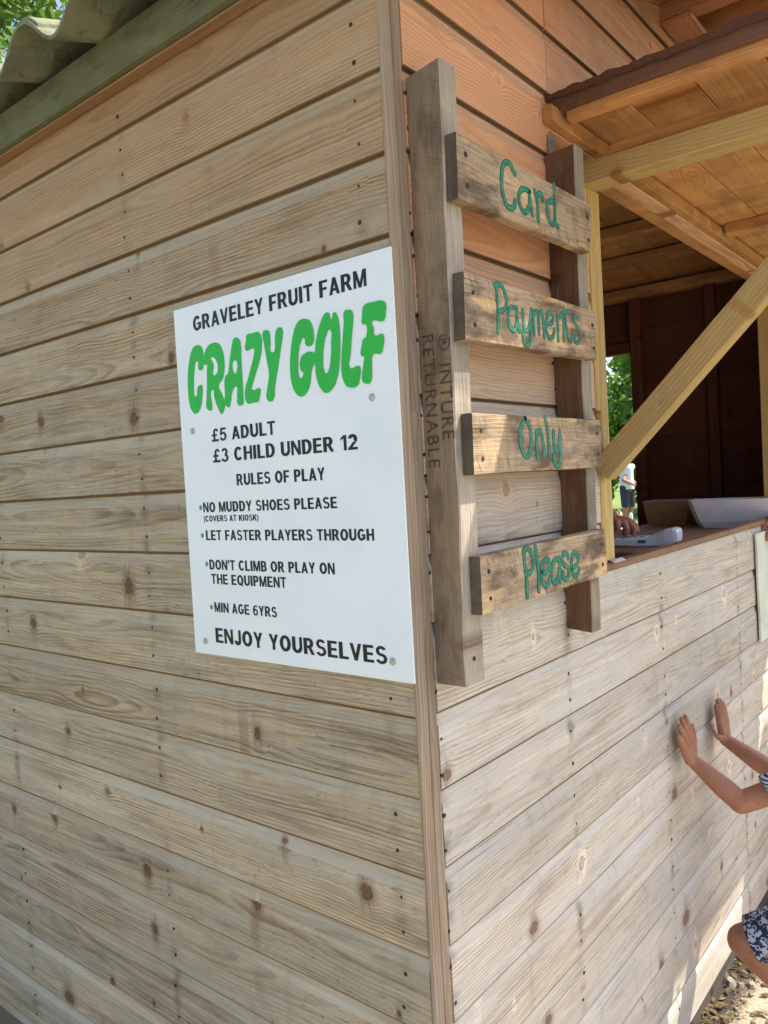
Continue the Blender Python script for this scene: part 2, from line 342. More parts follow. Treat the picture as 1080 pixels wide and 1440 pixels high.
WORDS = {'Card': [[(243, 893), (237, 897), (229, 905), (217, 905), (205, 898), (199, 885), (196, 867), (198, 850), (206, 836), (215, 830), (228, 831), (237, 837), (240, 846)], [(294, 875), (281, 875), (268, 873), (256, 863), (254, 848), (264, 836), (278, 836), (289, 848), (293, 862), (293, 874)], [(293, 872), (295, 855), (301, 836)], [(313, 881), (322, 861), (323, 832)], [(318, 872), (330, 881), (340, 880), (343, 873)], [(390, 912), (391, 891), (390, 864), (390, 844), (400, 837)], [(386, 878), (371, 877), (359, 867), (359, 850), (371, 838), (381, 838), (389, 850)]], 'Payments': [[(165, 692), (166, 672), (167, 648), (165, 615)], [(161, 691), (173, 694), (188, 689), (197, 673), (194, 660), (179, 651), (168, 651)], [(231, 662), (212, 662), (202, 653), (200, 636), (209, 625), (223, 626), (229, 645)], [(231, 663), (231, 640), (236, 625)], [(250, 662), (252, 642), (256, 629), (268, 630), (277, 647), (282, 667)], [(282, 667), (278, 637), (274, 612), (262, 602), (252, 608), (248, 623)], [(290, 666), (289, 647), (289, 624)], [(290, 656), (298, 665), (306, 666), (308, 653), (308, 628)], [(310, 658), (317, 668), (323, 665), (326, 651), (328, 625)], [(340, 648), (360, 654), (365, 665), (352, 671), (339, 658), (335, 640), (346, 625), (362, 629), (369, 642)], [(381, 669), (383, 649), (383, 624)], [(384, 662), (397, 672), (407, 661), (406, 626)], [(411, 686), (417, 662), (423, 635), (435, 629), (445, 639)], [(400, 675), (436, 684)], [(472, 675), (457, 677), (452, 669), (464, 659), (478, 649), (475, 633), (461, 627), (453, 631), (456, 639)]], 'Only': [[(244, 473), (228, 460), (223, 442), (228, 421), (240, 409), (253, 412), (262, 430), (263, 450), (254, 467), (244, 473)], [(283, 453), (282, 435), (283, 406)], [(284, 445), (294, 454), (302, 448), (307, 428), (308, 410)], [(317, 477), (324, 462), (327, 440), (329, 410)], [(349, 454), (348, 435), (355, 419), (368, 425), (374, 454)], [(373, 441), (373, 410), (370, 397), (358, 390), (347, 397), (347, 410)]], 'Please': [[(219, 247), (221, 224), (225, 200), (225, 166)], [(218, 245), (230, 249), (244, 243), (252, 228), (249, 213), (236, 206), (222, 210)], [(261, 249), (267, 225), (269, 201), (268, 170)], [(282, 202), (299, 199), (313, 207), (309, 219), (296, 222), (284, 215), (281, 202), (283, 185), (295, 174), (308, 179), (311, 188)], [(350, 216), (335, 218), (323, 209), (320, 192), (328, 176), (342, 179), (349, 197)], [(351, 219), (353, 196), (352, 176)], [(388, 216), (386, 222), (373, 225), (363, 218), (368, 206), (387, 196), (388, 183), (379, 176), (366, 181), (364, 190)], [(403, 194), (424, 198), (433, 208), (420, 223), (405, 217), (401, 197), (408, 181), (422, 178), (435, 188)]]}
GOLF = {'C': [[(483.6, 662.3), (474.3, 658.3), (469.0, 646.4), (470.3, 624.3), (474.9, 613.8), (482.7, 613.4), (487.5, 617.5), (487.0, 628.7), (489.9, 632.1), (494.1, 629.7), (499.4, 614.0), (503.1, 594.0), (504.8, 577.7), (504.1, 568.4), (501.8, 565.1), (497.3, 567.6), (493.6, 580.5), (488.3, 585.0), (479.2, 584.5), (477.5, 579.6), (480.2, 562.6), (485.1, 545.8), (493.4, 535.4), (505.2, 532.1), (514.6, 537.6), (521.4, 552.8), (523.7, 577.9), (521.2, 608.6), (514.5, 634.5), (506.0, 651.8), (496.8, 660.7)]], 'R': [[(432.9, 659.4), (419.5, 653.9), (411.6, 639.9), (408.8, 621.8), (410.7, 602.3), (416.6, 589.2), (429.3, 576.9), (421.0, 560.0), (416.1, 547.5), (414.9, 537.5), (417.6, 531.8), (426.1, 523.7), (434.5, 533.5), (444.7, 556.7), (448.5, 572.2), (452.6, 537.4), (455.6, 533.3), (464.3, 535.0), (469.6, 539.2), (467.4, 561.2), (463.8, 587.1), (462.2, 609.1), (461.9, 622.2), (467.8, 621.0), (467.7, 634.1), (464.3, 645.7), (453.7, 656.2), (442.3, 659.4)], [(448.3, 631.3), (437.3, 630.8), (430.5, 620.8), (429.0, 610.7), (435.7, 599.6), (442.7, 599.1), (440.8, 618.3), (444.9, 626.8)]], 'A': [[(373.6, 659.5), (363.7, 655.0), (360.2, 645.8), (361.2, 619.0), (361.2, 582.2), (361.9, 549.4), (363.2, 536.0), (369.3, 533.7), (378.5, 536.6), (379.3, 553.3), (379.8, 570.0), (390.3, 563.4), (398.4, 541.7), (402.7, 534.2), (409.6, 535.9), (415.0, 543.4), (413.0, 563.1), (413.2, 576.9), (407.9, 594.0), (402.9, 595.4), (393.7, 621.6), (383.3, 651.3), (379.7, 657.6)], [(379.0, 618.6), (378.3, 595.1), (383.6, 595.2)]], 'Z': [[(343.0, 658.5), (328.5, 659.6), (310.2, 658.5), (304.2, 648.5), (304.3, 631.6), (310.3, 611.7), (322.1, 590.6), (334.0, 569.2), (337.2, 559.7), (315.2, 558.4), (317.8, 544.5), (321.4, 536.3), (337.1, 535.5), (351.6, 535.7), (356.7, 543.0), (355.8, 562.2), (347.5, 578.6), (337.1, 598.3), (326.9, 621.7), (325.5, 630.6), (348.3, 632.5), (345.3, 649.3)]], 'Y': [[(299.1, 658.0), (290.7, 658.9), (284.1, 656.5), (281.2, 643.0), (278.0, 617.4), (268.6, 646.6), (263.7, 656.8), (256.8, 658.5), (249.2, 654.4), (249.4, 643.5), (256.0, 622.4), (267.3, 585.2), (276.4, 558.5), (282.6, 534.9), (289.7, 532.5), (299.0, 536.7), (300.4, 542.5), (295.4, 560.8), (290.5, 578.9), (293.1, 601.8), (298.3, 636.3)]], 'G': [[(195.5, 662.4), (183.8, 658.2), (176.9, 646.0), (175.0, 630.7), (177.9, 617.9), (190.1, 615.1), (195.7, 618.8), (197.0, 628.5), (200.0, 631.2), (206.8, 624.3), (212.7, 609.8), (215.6, 591.0), (216.5, 573.8), (211.9, 563.6), (207.0, 566.9), (204.9, 573.3), (210.1, 575.9), (208.1, 599.6), (203.2, 603.1), (180.3, 604.5), (175.4, 600.6), (177.1, 585.7), (184.1, 575.3), (190.1, 551.3), (202.1, 535.6), (214.5, 532.7), (226.2, 540.3), (234.4, 558.7), (236.5, 582.3), (232.6, 610.9), (224.7, 638.6), (215.0, 656.2), (204.9, 662.5)]], 'O': [[(140.5, 663.6), (135.8, 658.6), (134.6, 651.0), (126.7, 661.6), (120.8, 656.9), (116.5, 639.6), (116.4, 612.1), (119.8, 581.4), (127.8, 553.0), (139.1, 537.7), (154.9, 532.1), (164.7, 538.8), (173.7, 556.9), (176.0, 583.7), (173.2, 611.6), (166.0, 634.9), (156.8, 652.0), (148.3, 661.7)], [(139.0, 635.1), (137.0, 611.6), (140.5, 584.3), (146.9, 567.5), (152.3, 564.0), (156.4, 571.6), (156.7, 590.4), (152.2, 614.0), (145.9, 627.9)]], 'L': [[(103.3, 659.2), (95.9, 660.0), (86.5, 655.3), (85.6, 645.2), (90.7, 617.2), (95.3, 588.9), (98.2, 566.4), (78.8, 567.0), (76.0, 562.7), (78.7, 546.8), (83.5, 536.6), (106.6, 537.0), (113.4, 545.7), (117.5, 562.7), (115.8, 584.6), (110.9, 615.0), (106.5, 639.8)]], 'F': [[(59.9, 661.2), (42.3, 662.4), (24.0, 661.1), (17.6, 656.0), (18.1, 642.2), (22.9, 630.0), (48.0, 631.6), (44.1, 622.1), (43.8, 610.6), (26.6, 609.9), (24.6, 606.6), (26.9, 589.5), (31.0, 580.4), (48.3, 580.3), (52.0, 561.3), (57.4, 537.0), (65.6, 536.7), (73.6, 541.7), (73.4, 553.3), (69.0, 570.7), (67.6, 580.4), (72.9, 582.0), (70.4, 599.6), (64.9, 609.5), (62.6, 609.1), (59.8, 630.1), (66.8, 631.6), (66.3, 647.2), (64.1, 657.5)]]}
# ------------------------------------------------------------------ setting: ground
def ground():
    s = N('ground_mix'); P = s.pos(); x, y, z = s.sep(P)
    a = s.noise(P, 2.2, 5., .6); b = s.noise(P, 60., 4., .7); c3 = s.noise(P, 300., 2., .6)
    dirt = s.mix(s.smooth(a, .35, .7), (.46,.39,.285), (.35,.29,.205)); dirt = s.mix(s.smooth(b, .45, .7, 0., .6), dirt, (.47,.43,.36))
    dirt = s.mix(s.smooth(c3, .6, .75, 0., .6), dirt, (.13,.11,.085))
    gr = s.mix(s.smooth(a, .3, .7), (.10,.17,.035), (.17,.22,.06)); gr = s.mix(s.smooth(b, .5, .75, 0., .6), gr, (.20,.24,.09))
    dist = s.m('ADD', x, s.m('MULTIPLY', s.m('SUBTRACT', a, .5), 1.6))
    k = s.m('MAXIMUM', s.smooth(dist, 3.4, 4.0), s.smooth(s.m('ADD', y, s.m('MULTIPLY', a, 1.4)), 3.2, 4.4))
    soil_shade = s.m('MULTIPLY', s.smooth(s.m('ADD', y, s.m('MULTIPLY', s.m('SUBTRACT', b, .5), .12)), -.10, -.03), s.smooth(y, 2.2, 2.6, 1., 0.))
    dirt = s.mix(s.m('MULTIPLY', soil_shade, s.smooth(x, -.1, 0.)), dirt, (.055,.042,.03))  # dark soil and debris, with the shade under the kiosk wall painted in
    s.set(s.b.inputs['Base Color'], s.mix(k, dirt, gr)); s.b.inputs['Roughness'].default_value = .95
    s.bump(s.m('ADD', b, s.m('MULTIPLY', c3, .5)), .8, .01); return s.mat
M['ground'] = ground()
def gz(x, y):
    r = max(0.0, min(1.0, (x - 6) / 12)); r = r*r*(3-2*r)
    return .30*r + (noise.noise((x*.4, y*.4, 0))*.05 if abs(x)+abs(y) > 8 else 0)
mb = MB()
xs = [-150,-60,-25,-10,-5,-3,-2,-1,0,1,2,3,4,5,6,7,8,9,10,11,12,13,14,15,16,17,18,20,24,30,40,60,100,200]
ys = [-150,-60,-25,-12,-8,-5,-3,-2,-1,0,1,2,3,4,5,6,8,10,12,15,20,30,60,150]
for y in ys:
    for x in xs: mb.v.append((x, y, gz(x, y)))
nx = len(xs)
for j in range(len(ys)-1):
    for i in range(nx-1): mb.f.append((j*nx+i, j*nx+i+1, (j+1)*nx+i+1, (j+1)*nx+i))
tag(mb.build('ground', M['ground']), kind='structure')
# ------------------------------------------------------------------ kiosk
K = empty('timber_kiosk', (1.45, 1.1, 0), 'weathered wooden kiosk clad in horizontal boards with an open serving hatch', 'kiosk')
RZ0 = 1.70
def roofz(x): return RZ0 - .30*abs(x - 1.45)
def xroof(z, side):                              # x where the deck underside is at local height z
    d = max(0.0, (RZ0 - z)/.30); return 1.45 - d if side < 0 else 1.45 + d
PROF = [(.0185,-.000),(.0016,0),(.0004,.0005),(.0,.0027),(.0,.785),(.0010,.815),(.0030,.865),(.0048,.905),(.0060,.970),(.0062,1.0)]
def clad(z0, z1, a, b, wall, mat, name='cladding_board', gable=False, segs=12):
    """one shiplap board between joints z0 and z1 from a to b along the wall"""
    h = z1 - z0; pr = []
    for y, z in PROF: pr.append((y, z if abs(z) < .01 else z*h))
    pr += [(.0062, h+.007), (.0178, h+.007), (.0178, h*.98), (.0185, h*.97)]
    rs = []; seed = random.random()*99; dj = random.uniform(-.0009, .0009); zj = random.uniform(-.0008, .0008); tilt = random.uniform(-.001, .001)
    for i in range(segs+1):
        t = i/segs; ring = []
        for k, (y, z) in enumerate(pr):
            lo, hi = a, b
            if gable: lo = max(a, xroof(z0+z, -1)); hi = min(b, xroof(z0+z, 1))
            X = lo + (hi-lo)*t
            dy = noise.noise((X*2.1+seed, 0, 0))*.0012 + dj + tilt*(t-.5) if k < 10 else 0
            dz = (noise.noise((X*3.3+seed, 5, 0))*.0012 + noise.noise((X*24+seed, 8, 0))*.0004 + zj) if z < .01 or k < 4 else 0
            yy = y + dy; zz = z0 + z + dz
            ring.append((X, yy, zz+H) if wall == 'R' else (yy, X, zz+H))
        rs.append(ring)
    zc = (z0+z1)/2 + H; c = (a+b)/2
    mw = T((c, 0, zc)) if wall == 'R' else frame((0, c, zc), (0,-1,0), (0,0,1))
    inv = mw.inverted(); mb = MB(); mb.rings([[inv @ Vector(p) for p in r] for r in rs])
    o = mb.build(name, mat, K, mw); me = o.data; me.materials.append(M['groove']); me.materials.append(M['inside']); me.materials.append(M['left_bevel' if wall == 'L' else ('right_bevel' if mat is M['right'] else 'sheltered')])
    n_ = len(pr)
    for p in me.polygons:
        if len(p.vertices) != 4: continue
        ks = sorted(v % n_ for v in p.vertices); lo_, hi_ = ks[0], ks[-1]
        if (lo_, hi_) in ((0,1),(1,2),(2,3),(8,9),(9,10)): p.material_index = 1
        elif (lo_, hi_) in ((4,5),(5,6),(6,7),(7,8)): p.material_index = 3
        elif (lo_, hi_) in ((0, n_-1),): p.material_index = 2
    return o
M['groove'] = wood('brown_groove_shade', (.17,.10,.045), (.09,.05,.022), grey=(.10,.07,.045), gamt=.4, ring=.2, knots=.01)  # protected brown of lip and groove, darkened to paint the joint's shadow line
M['left_low'] = wood('splashed_cladding', (.22,.17,.10), (.12,.085,.05), grey=(.14,.13,.10), gamt=.6, cols=NL, caxis=1, green=.4, dirt=.2)
ZL = [-1.17,-1.042,-.916,-.787,-.655,-.523,-.391,-.262,-.131,0,.130,.257,.383,.509,.635,.762,.888,1.017,1.145,1.262]
for i in range(len(ZL)-1):
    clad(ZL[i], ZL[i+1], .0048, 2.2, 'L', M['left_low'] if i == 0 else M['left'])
ZR = [-1.177,-1.047,-.916,-.786,-.656,-.526,-.396,-.265,-.135,-.005,.145,.256,.386,.516,.646,.776,.907,1.037,1.167,1.297,1.427,1.557,1.687]
for i in range(len(ZR)-1):
    z0, z1 = ZR[i], ZR[i+1]
    if z0 < .14:
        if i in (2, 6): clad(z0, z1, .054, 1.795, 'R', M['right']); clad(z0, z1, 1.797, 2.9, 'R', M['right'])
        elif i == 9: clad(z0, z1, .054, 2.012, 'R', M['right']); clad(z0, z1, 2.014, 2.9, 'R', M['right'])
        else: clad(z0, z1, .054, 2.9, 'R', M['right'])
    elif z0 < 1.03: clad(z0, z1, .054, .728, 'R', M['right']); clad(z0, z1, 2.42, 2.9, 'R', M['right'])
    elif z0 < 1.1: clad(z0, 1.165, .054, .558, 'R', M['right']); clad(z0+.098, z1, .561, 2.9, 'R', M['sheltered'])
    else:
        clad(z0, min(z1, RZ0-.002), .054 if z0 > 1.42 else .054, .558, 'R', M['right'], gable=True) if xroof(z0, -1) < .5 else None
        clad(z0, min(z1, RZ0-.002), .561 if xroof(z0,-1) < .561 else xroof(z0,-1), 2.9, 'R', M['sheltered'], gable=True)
# nail heads: too small to pick apart one by one
def nails(wall, cols, zs, lo, hi, name):
    mb = MB()
    for i in range(len(zs)-1):
        h = zs[i+1]-zs[i]
        for c in cols:
            for f in (.24, .70):
                if wall == 'R' and .72 < c < 2.4 and zs[i] > .14: continue
                z = zs[i] + h*f + random.uniform(-.006, .006) + H; cc = c + random.uniform(-.005, .005)
                r = random.uniform(.0026, .0042)
                if wall == 'L': mb.tube([(-.0008, cc, z), (.004, cc, z)], r, 7)
                else: mb.tube([(cc, -.0008, z), (cc, .004, z)], r, 7)
    o = mb.build(name, M['nail'], K); o['kind'] = 'stuff'; return o
nails('L', NL, ZL, 0, 0, 'nail_heads'); nails('R', NR, ZR[:18], 0, 0, 'nail_heads')
# corner trim, in two strips with a groove between
timber('corner_post', (.0105, .0006, -1.2), (.0105, .0006, 1.262), .026, .0075, M['post'], K, upv=(0,1,0), segs=16)
timber('corner_strip', (.040, .0110, -1.2), (.040, .0110, 1.262), .0235, .022, M['post'], K, upv=(0,1,0), segs=16)
# back wall and far end wall (seen from inside, with a doorway)
M['strip'] = wood('orange_strip', (.27,.14,.062), (.18,.085,.035), gamt=.1)
for k in range(19):
    z = -1.17 + .131*k
    timber('wall_board', (.02, 2.21, z+.065), (2.9, 2.21, z+.065), .016 + .002*(k%2), .134, M['inside'], K, segs=2)
    if z + .13 < .96:
        timber('wall_board', (2.91, .0, z+.065), (2.91, .745, z+.065), .016 + .002*(k%2), .134, M['inside'], K, segs=2)
        timber('wall_board', (2.91, 1.50, z+.065), (2.91, 2.2, z+.065), .016 + .002*(k%2), .134, M['inside'], K, segs=2)
    elif z < .955:
        timber('wall_board', (2.91, .0, .932), (2.91, .745, .932), .0165, .05, M['inside'], K, segs=2)
        timber('wall_board', (2.91, 1.5, .932), (2.91, 2.2, .932), .0165, .05, M['inside'], K, segs=2)
    if z + .13 >= .96:
        z = max(z, .955)
        timber('wall_board', (2.91, .0, z+.0675), (2.91, 2.2, z+.0675), .016 + .002*(k%2), .139, M['inside'], K, segs=2)
for y, wd in ((.715,.055),(1.53,.05),(.36,.045),(.12,.05),(2.15,.05)):
    timber('stud', (2.875, y, -1.2), (2.875, y, 1.26), .05, wd, M['inside'], K, upv=(0,1,0), segs=3)
timber('door_header', (2.873, .745, .975), (2.873, 1.5, .975), .055, .05, M['inside'], K, segs=3)
timber('top_plate', (2.868, 0, 1.235), (2.868, 2.2, 1.235), .06, .05, M['ceil'], K, segs=3)
timber('top_plate', (.04, .02, 1.225), (.04, 2.2, 1.225), .045, .05, M['inside'], K, segs=3)
for y in (.70, 1.36, 2.0): timber('stud', (.04, y, -1.2), (.04, y, 1.2), .045, .045, M['inside'], K, upv=(0,1,0), segs=3)
mb = MB(); mb.box((.02, .02, -1.19+H), (2.9, 2.2, -1.165+H)); 
mb.build('floor_panel', M['sill'], K)
# roof: deck boards, purlins, corrugated sheets
for k in range(21):
    y = -.335 + .1305*k
    for s_, xa, xb in ((-1, -.015, 1.449), (1, 2.95, 1.451)):
        za, zb = roofz(xa)+.0065, roofz(xb)+.0065
        timber('deck_board', (xa, y, za), (xb, y, zb), .1315, .013 + .0016*(k%2), M['ceil'], K, segs=3, jit=.0003)
def purlin(x, wd, hh, y0=-.39, y1=2.2, mat='ceil', extra=0):
    timber('purlin', (x, y0, roofz(x)-hh/2-.004-extra), (x, y1, roofz(x)-hh/2-.004-extra), wd, hh, M[mat], K, segs=4)
for x in (.62, 1.30, 2.02, 2.37): purlin(x, .058, .045, mat='sheltered' if x < 2 else 'ceil')
timber('ridge_beam', (1.45, -.39, roofz(1.45)-.05), (1.45, 2.2, roofz(1.45)-.05), .036, .085, M['ceil'], K, segs=4)
timber('purlin', (2.60, .03, roofz(2.6)-.03), (2.60, 2.2, roofz(2.6)-.03), .045, .05, M['ceil'], K, segs=4)
timber('trimmer_board', (1.272, -.042, 1.5965), (1.95, -.042, 1.5965), .080, .0115, M['sheltered'], K, segs=4)
timber('eave_strip', (-.015, -.40, 1.2208), (-.015, 2.3, 1.2208), .026, .005, M['strip'], K, segs=20)
timber('eave_beam', (-.022, -.40, 1.2635), (-.022, 2.3, 1.2635), .040, .079, M['beam_green'], K, segs=20, jit=.0012)
timber('bargeboard', (-.16, -.41, 1.232), (1.45, -.41, 1.715), .02, .10, M['beam_green'], K, segs=6)
timber('bargeboard', (3.06, -.41, 1.232), (1.45, -.41, 1.715), .02, .10, M['beam_green'], K, segs=6)
PI = math.pi
def wave(y, ph):
    t = ((y - ph)/.240) % 1.0                     # 0 at a trough
    c = .5 - .5*math.cos(2*PI*t)
    return .072*(c**.9)
def sheet(ya, yb, ph, xe, x1, lift, name='roof_sheet'):
    ny = int((yb-ya)/.009); nxs = 10; mb = MB(); sg = 1 if x1 > xe else -1
    def zz(x): return 1.268 + .322*(abs(x - xe)) + H + lift
    for side in (0, 1):
        for i in range(nxs+1):
            x = xe + (x1-xe)*i/nxs
            for j in range(ny+1):
                y = ya + (yb-ya)*j/ny
                mb.v.append((x + (random.uniform(-.0012,.0012) if i == 0 and side == 0 else 0), y, zz(x) + wave(y, ph) + side*.0085))
    st = (nxs+1)*(ny+1)
    for side in (0, 1):
        for i in range(nxs):
            for j in range(ny):
                a = side*st + i*(ny+1)+j; mb.f.append((a, a+1, a+ny+2, a+ny+1))
    def edge(l):
        for a, b in zip(l[:-1], l[1:]): mb.f.append((a, b, b+st, a+st))
    edge([j for j in range(ny+1)]); edge([nxs*(ny+1)+j for j in range(ny+1)])
    edge([i*(ny+1) for i in range(nxs+1)]); edge([i*(ny+1)+ny for i in range(nxs+1)])
    return mb.build(name, M['sheet'], K, smooth=False)
sheet(.745, 2.35, .685, -.14, 1.50, .0090); sheet(-.45, .850, .685, -.145, 1.50, 0)
sheet(.745, 2.35, .685, 3.04, 1.40, .0090); sheet(-.45, .850, .685, 3.04, 1.40, 0)
mb = MB(); mb.tube([(1.45, -.46, 1.845+H), (1.45, 2.36, 1.845+H)], .06, 12); mb.build('ridge_cap', M['sheet'], K)
# serving hatch: jamb, sill, header, shelf
timber('jamb', (.740, .012, .147), (.740, .012, 1.018), .022, .028, M['treated'], K, upv=(0,1,0), segs=10)
timber('jamb', (.7755, .022, .168), (.7755, .022, 1.018), .046, .044, M['treated'], K, upv=(0,1,0), segs=10)
timber('jamb', (2.40, .022, .163), (2.40, .022, 1.09), .046, .044, M['treated'], K, upv=(0,1,0), segs=4)
timber('sill', (.729, .0085, .153), (2.44, .0085, .153), .029, .0165, M['sill'], K, segs=16)
timber('header', (.40, .022, 1.114), (2.9, .022, 1.114), .042, .042, M['sheltered'], K, segs=6)
timber('ledger', (.530, -.012, 1.112), (2.9, -.012, 1.112), .022, .034, M['ceil'], K, segs=8)
timber('header', (.40, .066, 1.128), (2.9, .066, 1.128), .040, .06, M['ceil'], K, segs=4)
# serving shelf behind the sill
for k in range(4):
    timber('shelf_board', (1.385, .118 + .142*k, .108), (2.86, .118 + .142*k, .108), .139, .020, M['sill'], K, segs=6)
timber('shelf_bearer', (1.41, .06, .075), (1.41, .60, .075), .04, .045, M['inside'], K, segs=3)
timber('shelf_leg', (1.42, .56, -1.165), (1.42, .56, .05), .05, .05, M['inside'], K, upv=(0,1,0), segs=3)
# canopy
D = .885; X0, X1 = .560, 2.93
def felt():
    mb = MB(); n = 110; zt = 1.1525+H
    # ragged strip that hangs over and stands up along the left edge
    a = []; b = []; c = []; d = []
    for i in range(n+1):
        y = .004 - (D+.01)*i/n
        up_ = .0075 + .008*max(0, noise.noise((y*26, 3, 0))) + .004*noise.noise((y*95, 1, 0)) + .006*max(0, noise.noise((y*9, 7, 0)))
        dn = -.006 + .006*noise.noise((y*30, 8, 0))
        ox = X0 - .006 + .003*noise.noise((y*40, 4, 0))
        a.append((ox, y, zt+dn)); b.append((ox-.001, y, zt+up_)); c.append((ox+.012, y, zt+up_-.002)); d.append((ox+.02, y, zt+.002))
    k = n+1; mb.v += a+b+c+d
    for r in range(3):
        for i in range(n): mb.f.append((r*k+i, r*k+i+1, (r+1)*k+i+1, (r+1)*k+i))
    mb.box((X0+.004, -D-.006, zt+.0005), (X1+.006, .0, zt+.0055))
    return mb.build('canopy', M['felt'], K)
CAN = felt()
for k in range(7):
    y = -.0645 - .1305*k
    if k == 6: timber('soffit_board', (X0+.016, -.833, 1.1445), (X1, -.833, 1.1445), .096, .013, M['ceil'], CAN, segs=6, jit=.0004)
    else: timber('soffit_board', (X0+.016, y, 1.1445), (X1, y, 1.1445), .1285, .013, M['ceil'], CAN, segs=6, jit=.0004)
timber('fascia', (X0+.007, .0, 1.1385), (X0+.007, -D, 1.1345), .0135, .031, M['fasc'], CAN, segs=14, jit=.0012)
timber('fascia', (X0, -D-.008, 1.13), (X1, -D-.008, 1.13), .0135, .045, M['ceil'], CAN, segs=8)
timber('batten', (X0+.030, -.034, 1.1215), (X0+.030, -D, 1.1175), .031, .031, M['ceil'], CAN, segs=10)
for x in (1.72, 2.60): timber('batten', (x, -.034, 1.120), (x, -D, 1.120), .045, .034, M['ceil'], CAN, segs=6)
timber('batten', (X0+.05, -D+.02, 1.1195), (1.69, -D+.02, 1.1195), .030, .034, M['ceil'], CAN, segs=6)
# gallows brackets
for x in (.752, 2.78):
    timber('bracket_arm', (x, .002, 1.0435), (x, -.80, 1.0435), .064, .049, M['treated'], K, segs=14)
    timber('brace', (x-.006, -.004, .374), (x-.006, -.645, 1.0175), .054, .046, M['treated'], K, upv=(1,0,0), segs=16, a0=0, a1=0)
    timber('packer', (x, -.06, 1.082), (x, -.80, 1.082), .04, .024, M['ceil'], K, segs=4)
timber('jamb', (2.78, -.02, .16), (2.78, -.02, 1.018), .05, .036, M['treated'], K, upv=(0,1,0), segs=4)
# dark bearers under the floor
for y in (.05, 1.1, 2.1): timber('floor_bearer', (.05, y, -1.213), (2.86, y, -1.213), .075, .072, M['bearer'], K, segs=6)
# ------------------------------------------------------------------ block capitals drawn from bars and bows
TV, TH = .255, .20
def _r(x0, y0, x1, y1): return [[(x0,y0),(x1,y0),(x1,y1),(x0,y1)]]
def _b(x0, y0, x1, y1, w_=.21): return [[(x0,y0),(x0+w_,y0),(x1+w_,y1),(x1,y1)]]
def _a(cx, cy, rx, ry, a0, a1, tv=TV, th=TH):
    n = max(4, int(abs(a1-a0)/12)); o = []
    for i in range(n):
        q = []
        for a, e in ((a0+(a1-a0)*i/n, 0), (a0+(a1-a0)*(i+1)/n, 0), (a0+(a1-a0)*(i+1)/n, 1), (a0+(a1-a0)*i/n, 1)):
            t = math.radians(a); q.append((cx+(rx-e*tv)*math.cos(t), cy+(ry-e*th)*math.sin(t)))
        o.append(q)
    return [('strip', o)]
_P = _r(0,0,TV,1)+_r(TV,.835,.40,1)+_r(TV,.385,.40,.55)+_a(.40,.6925,.29,.3075,-90,90)
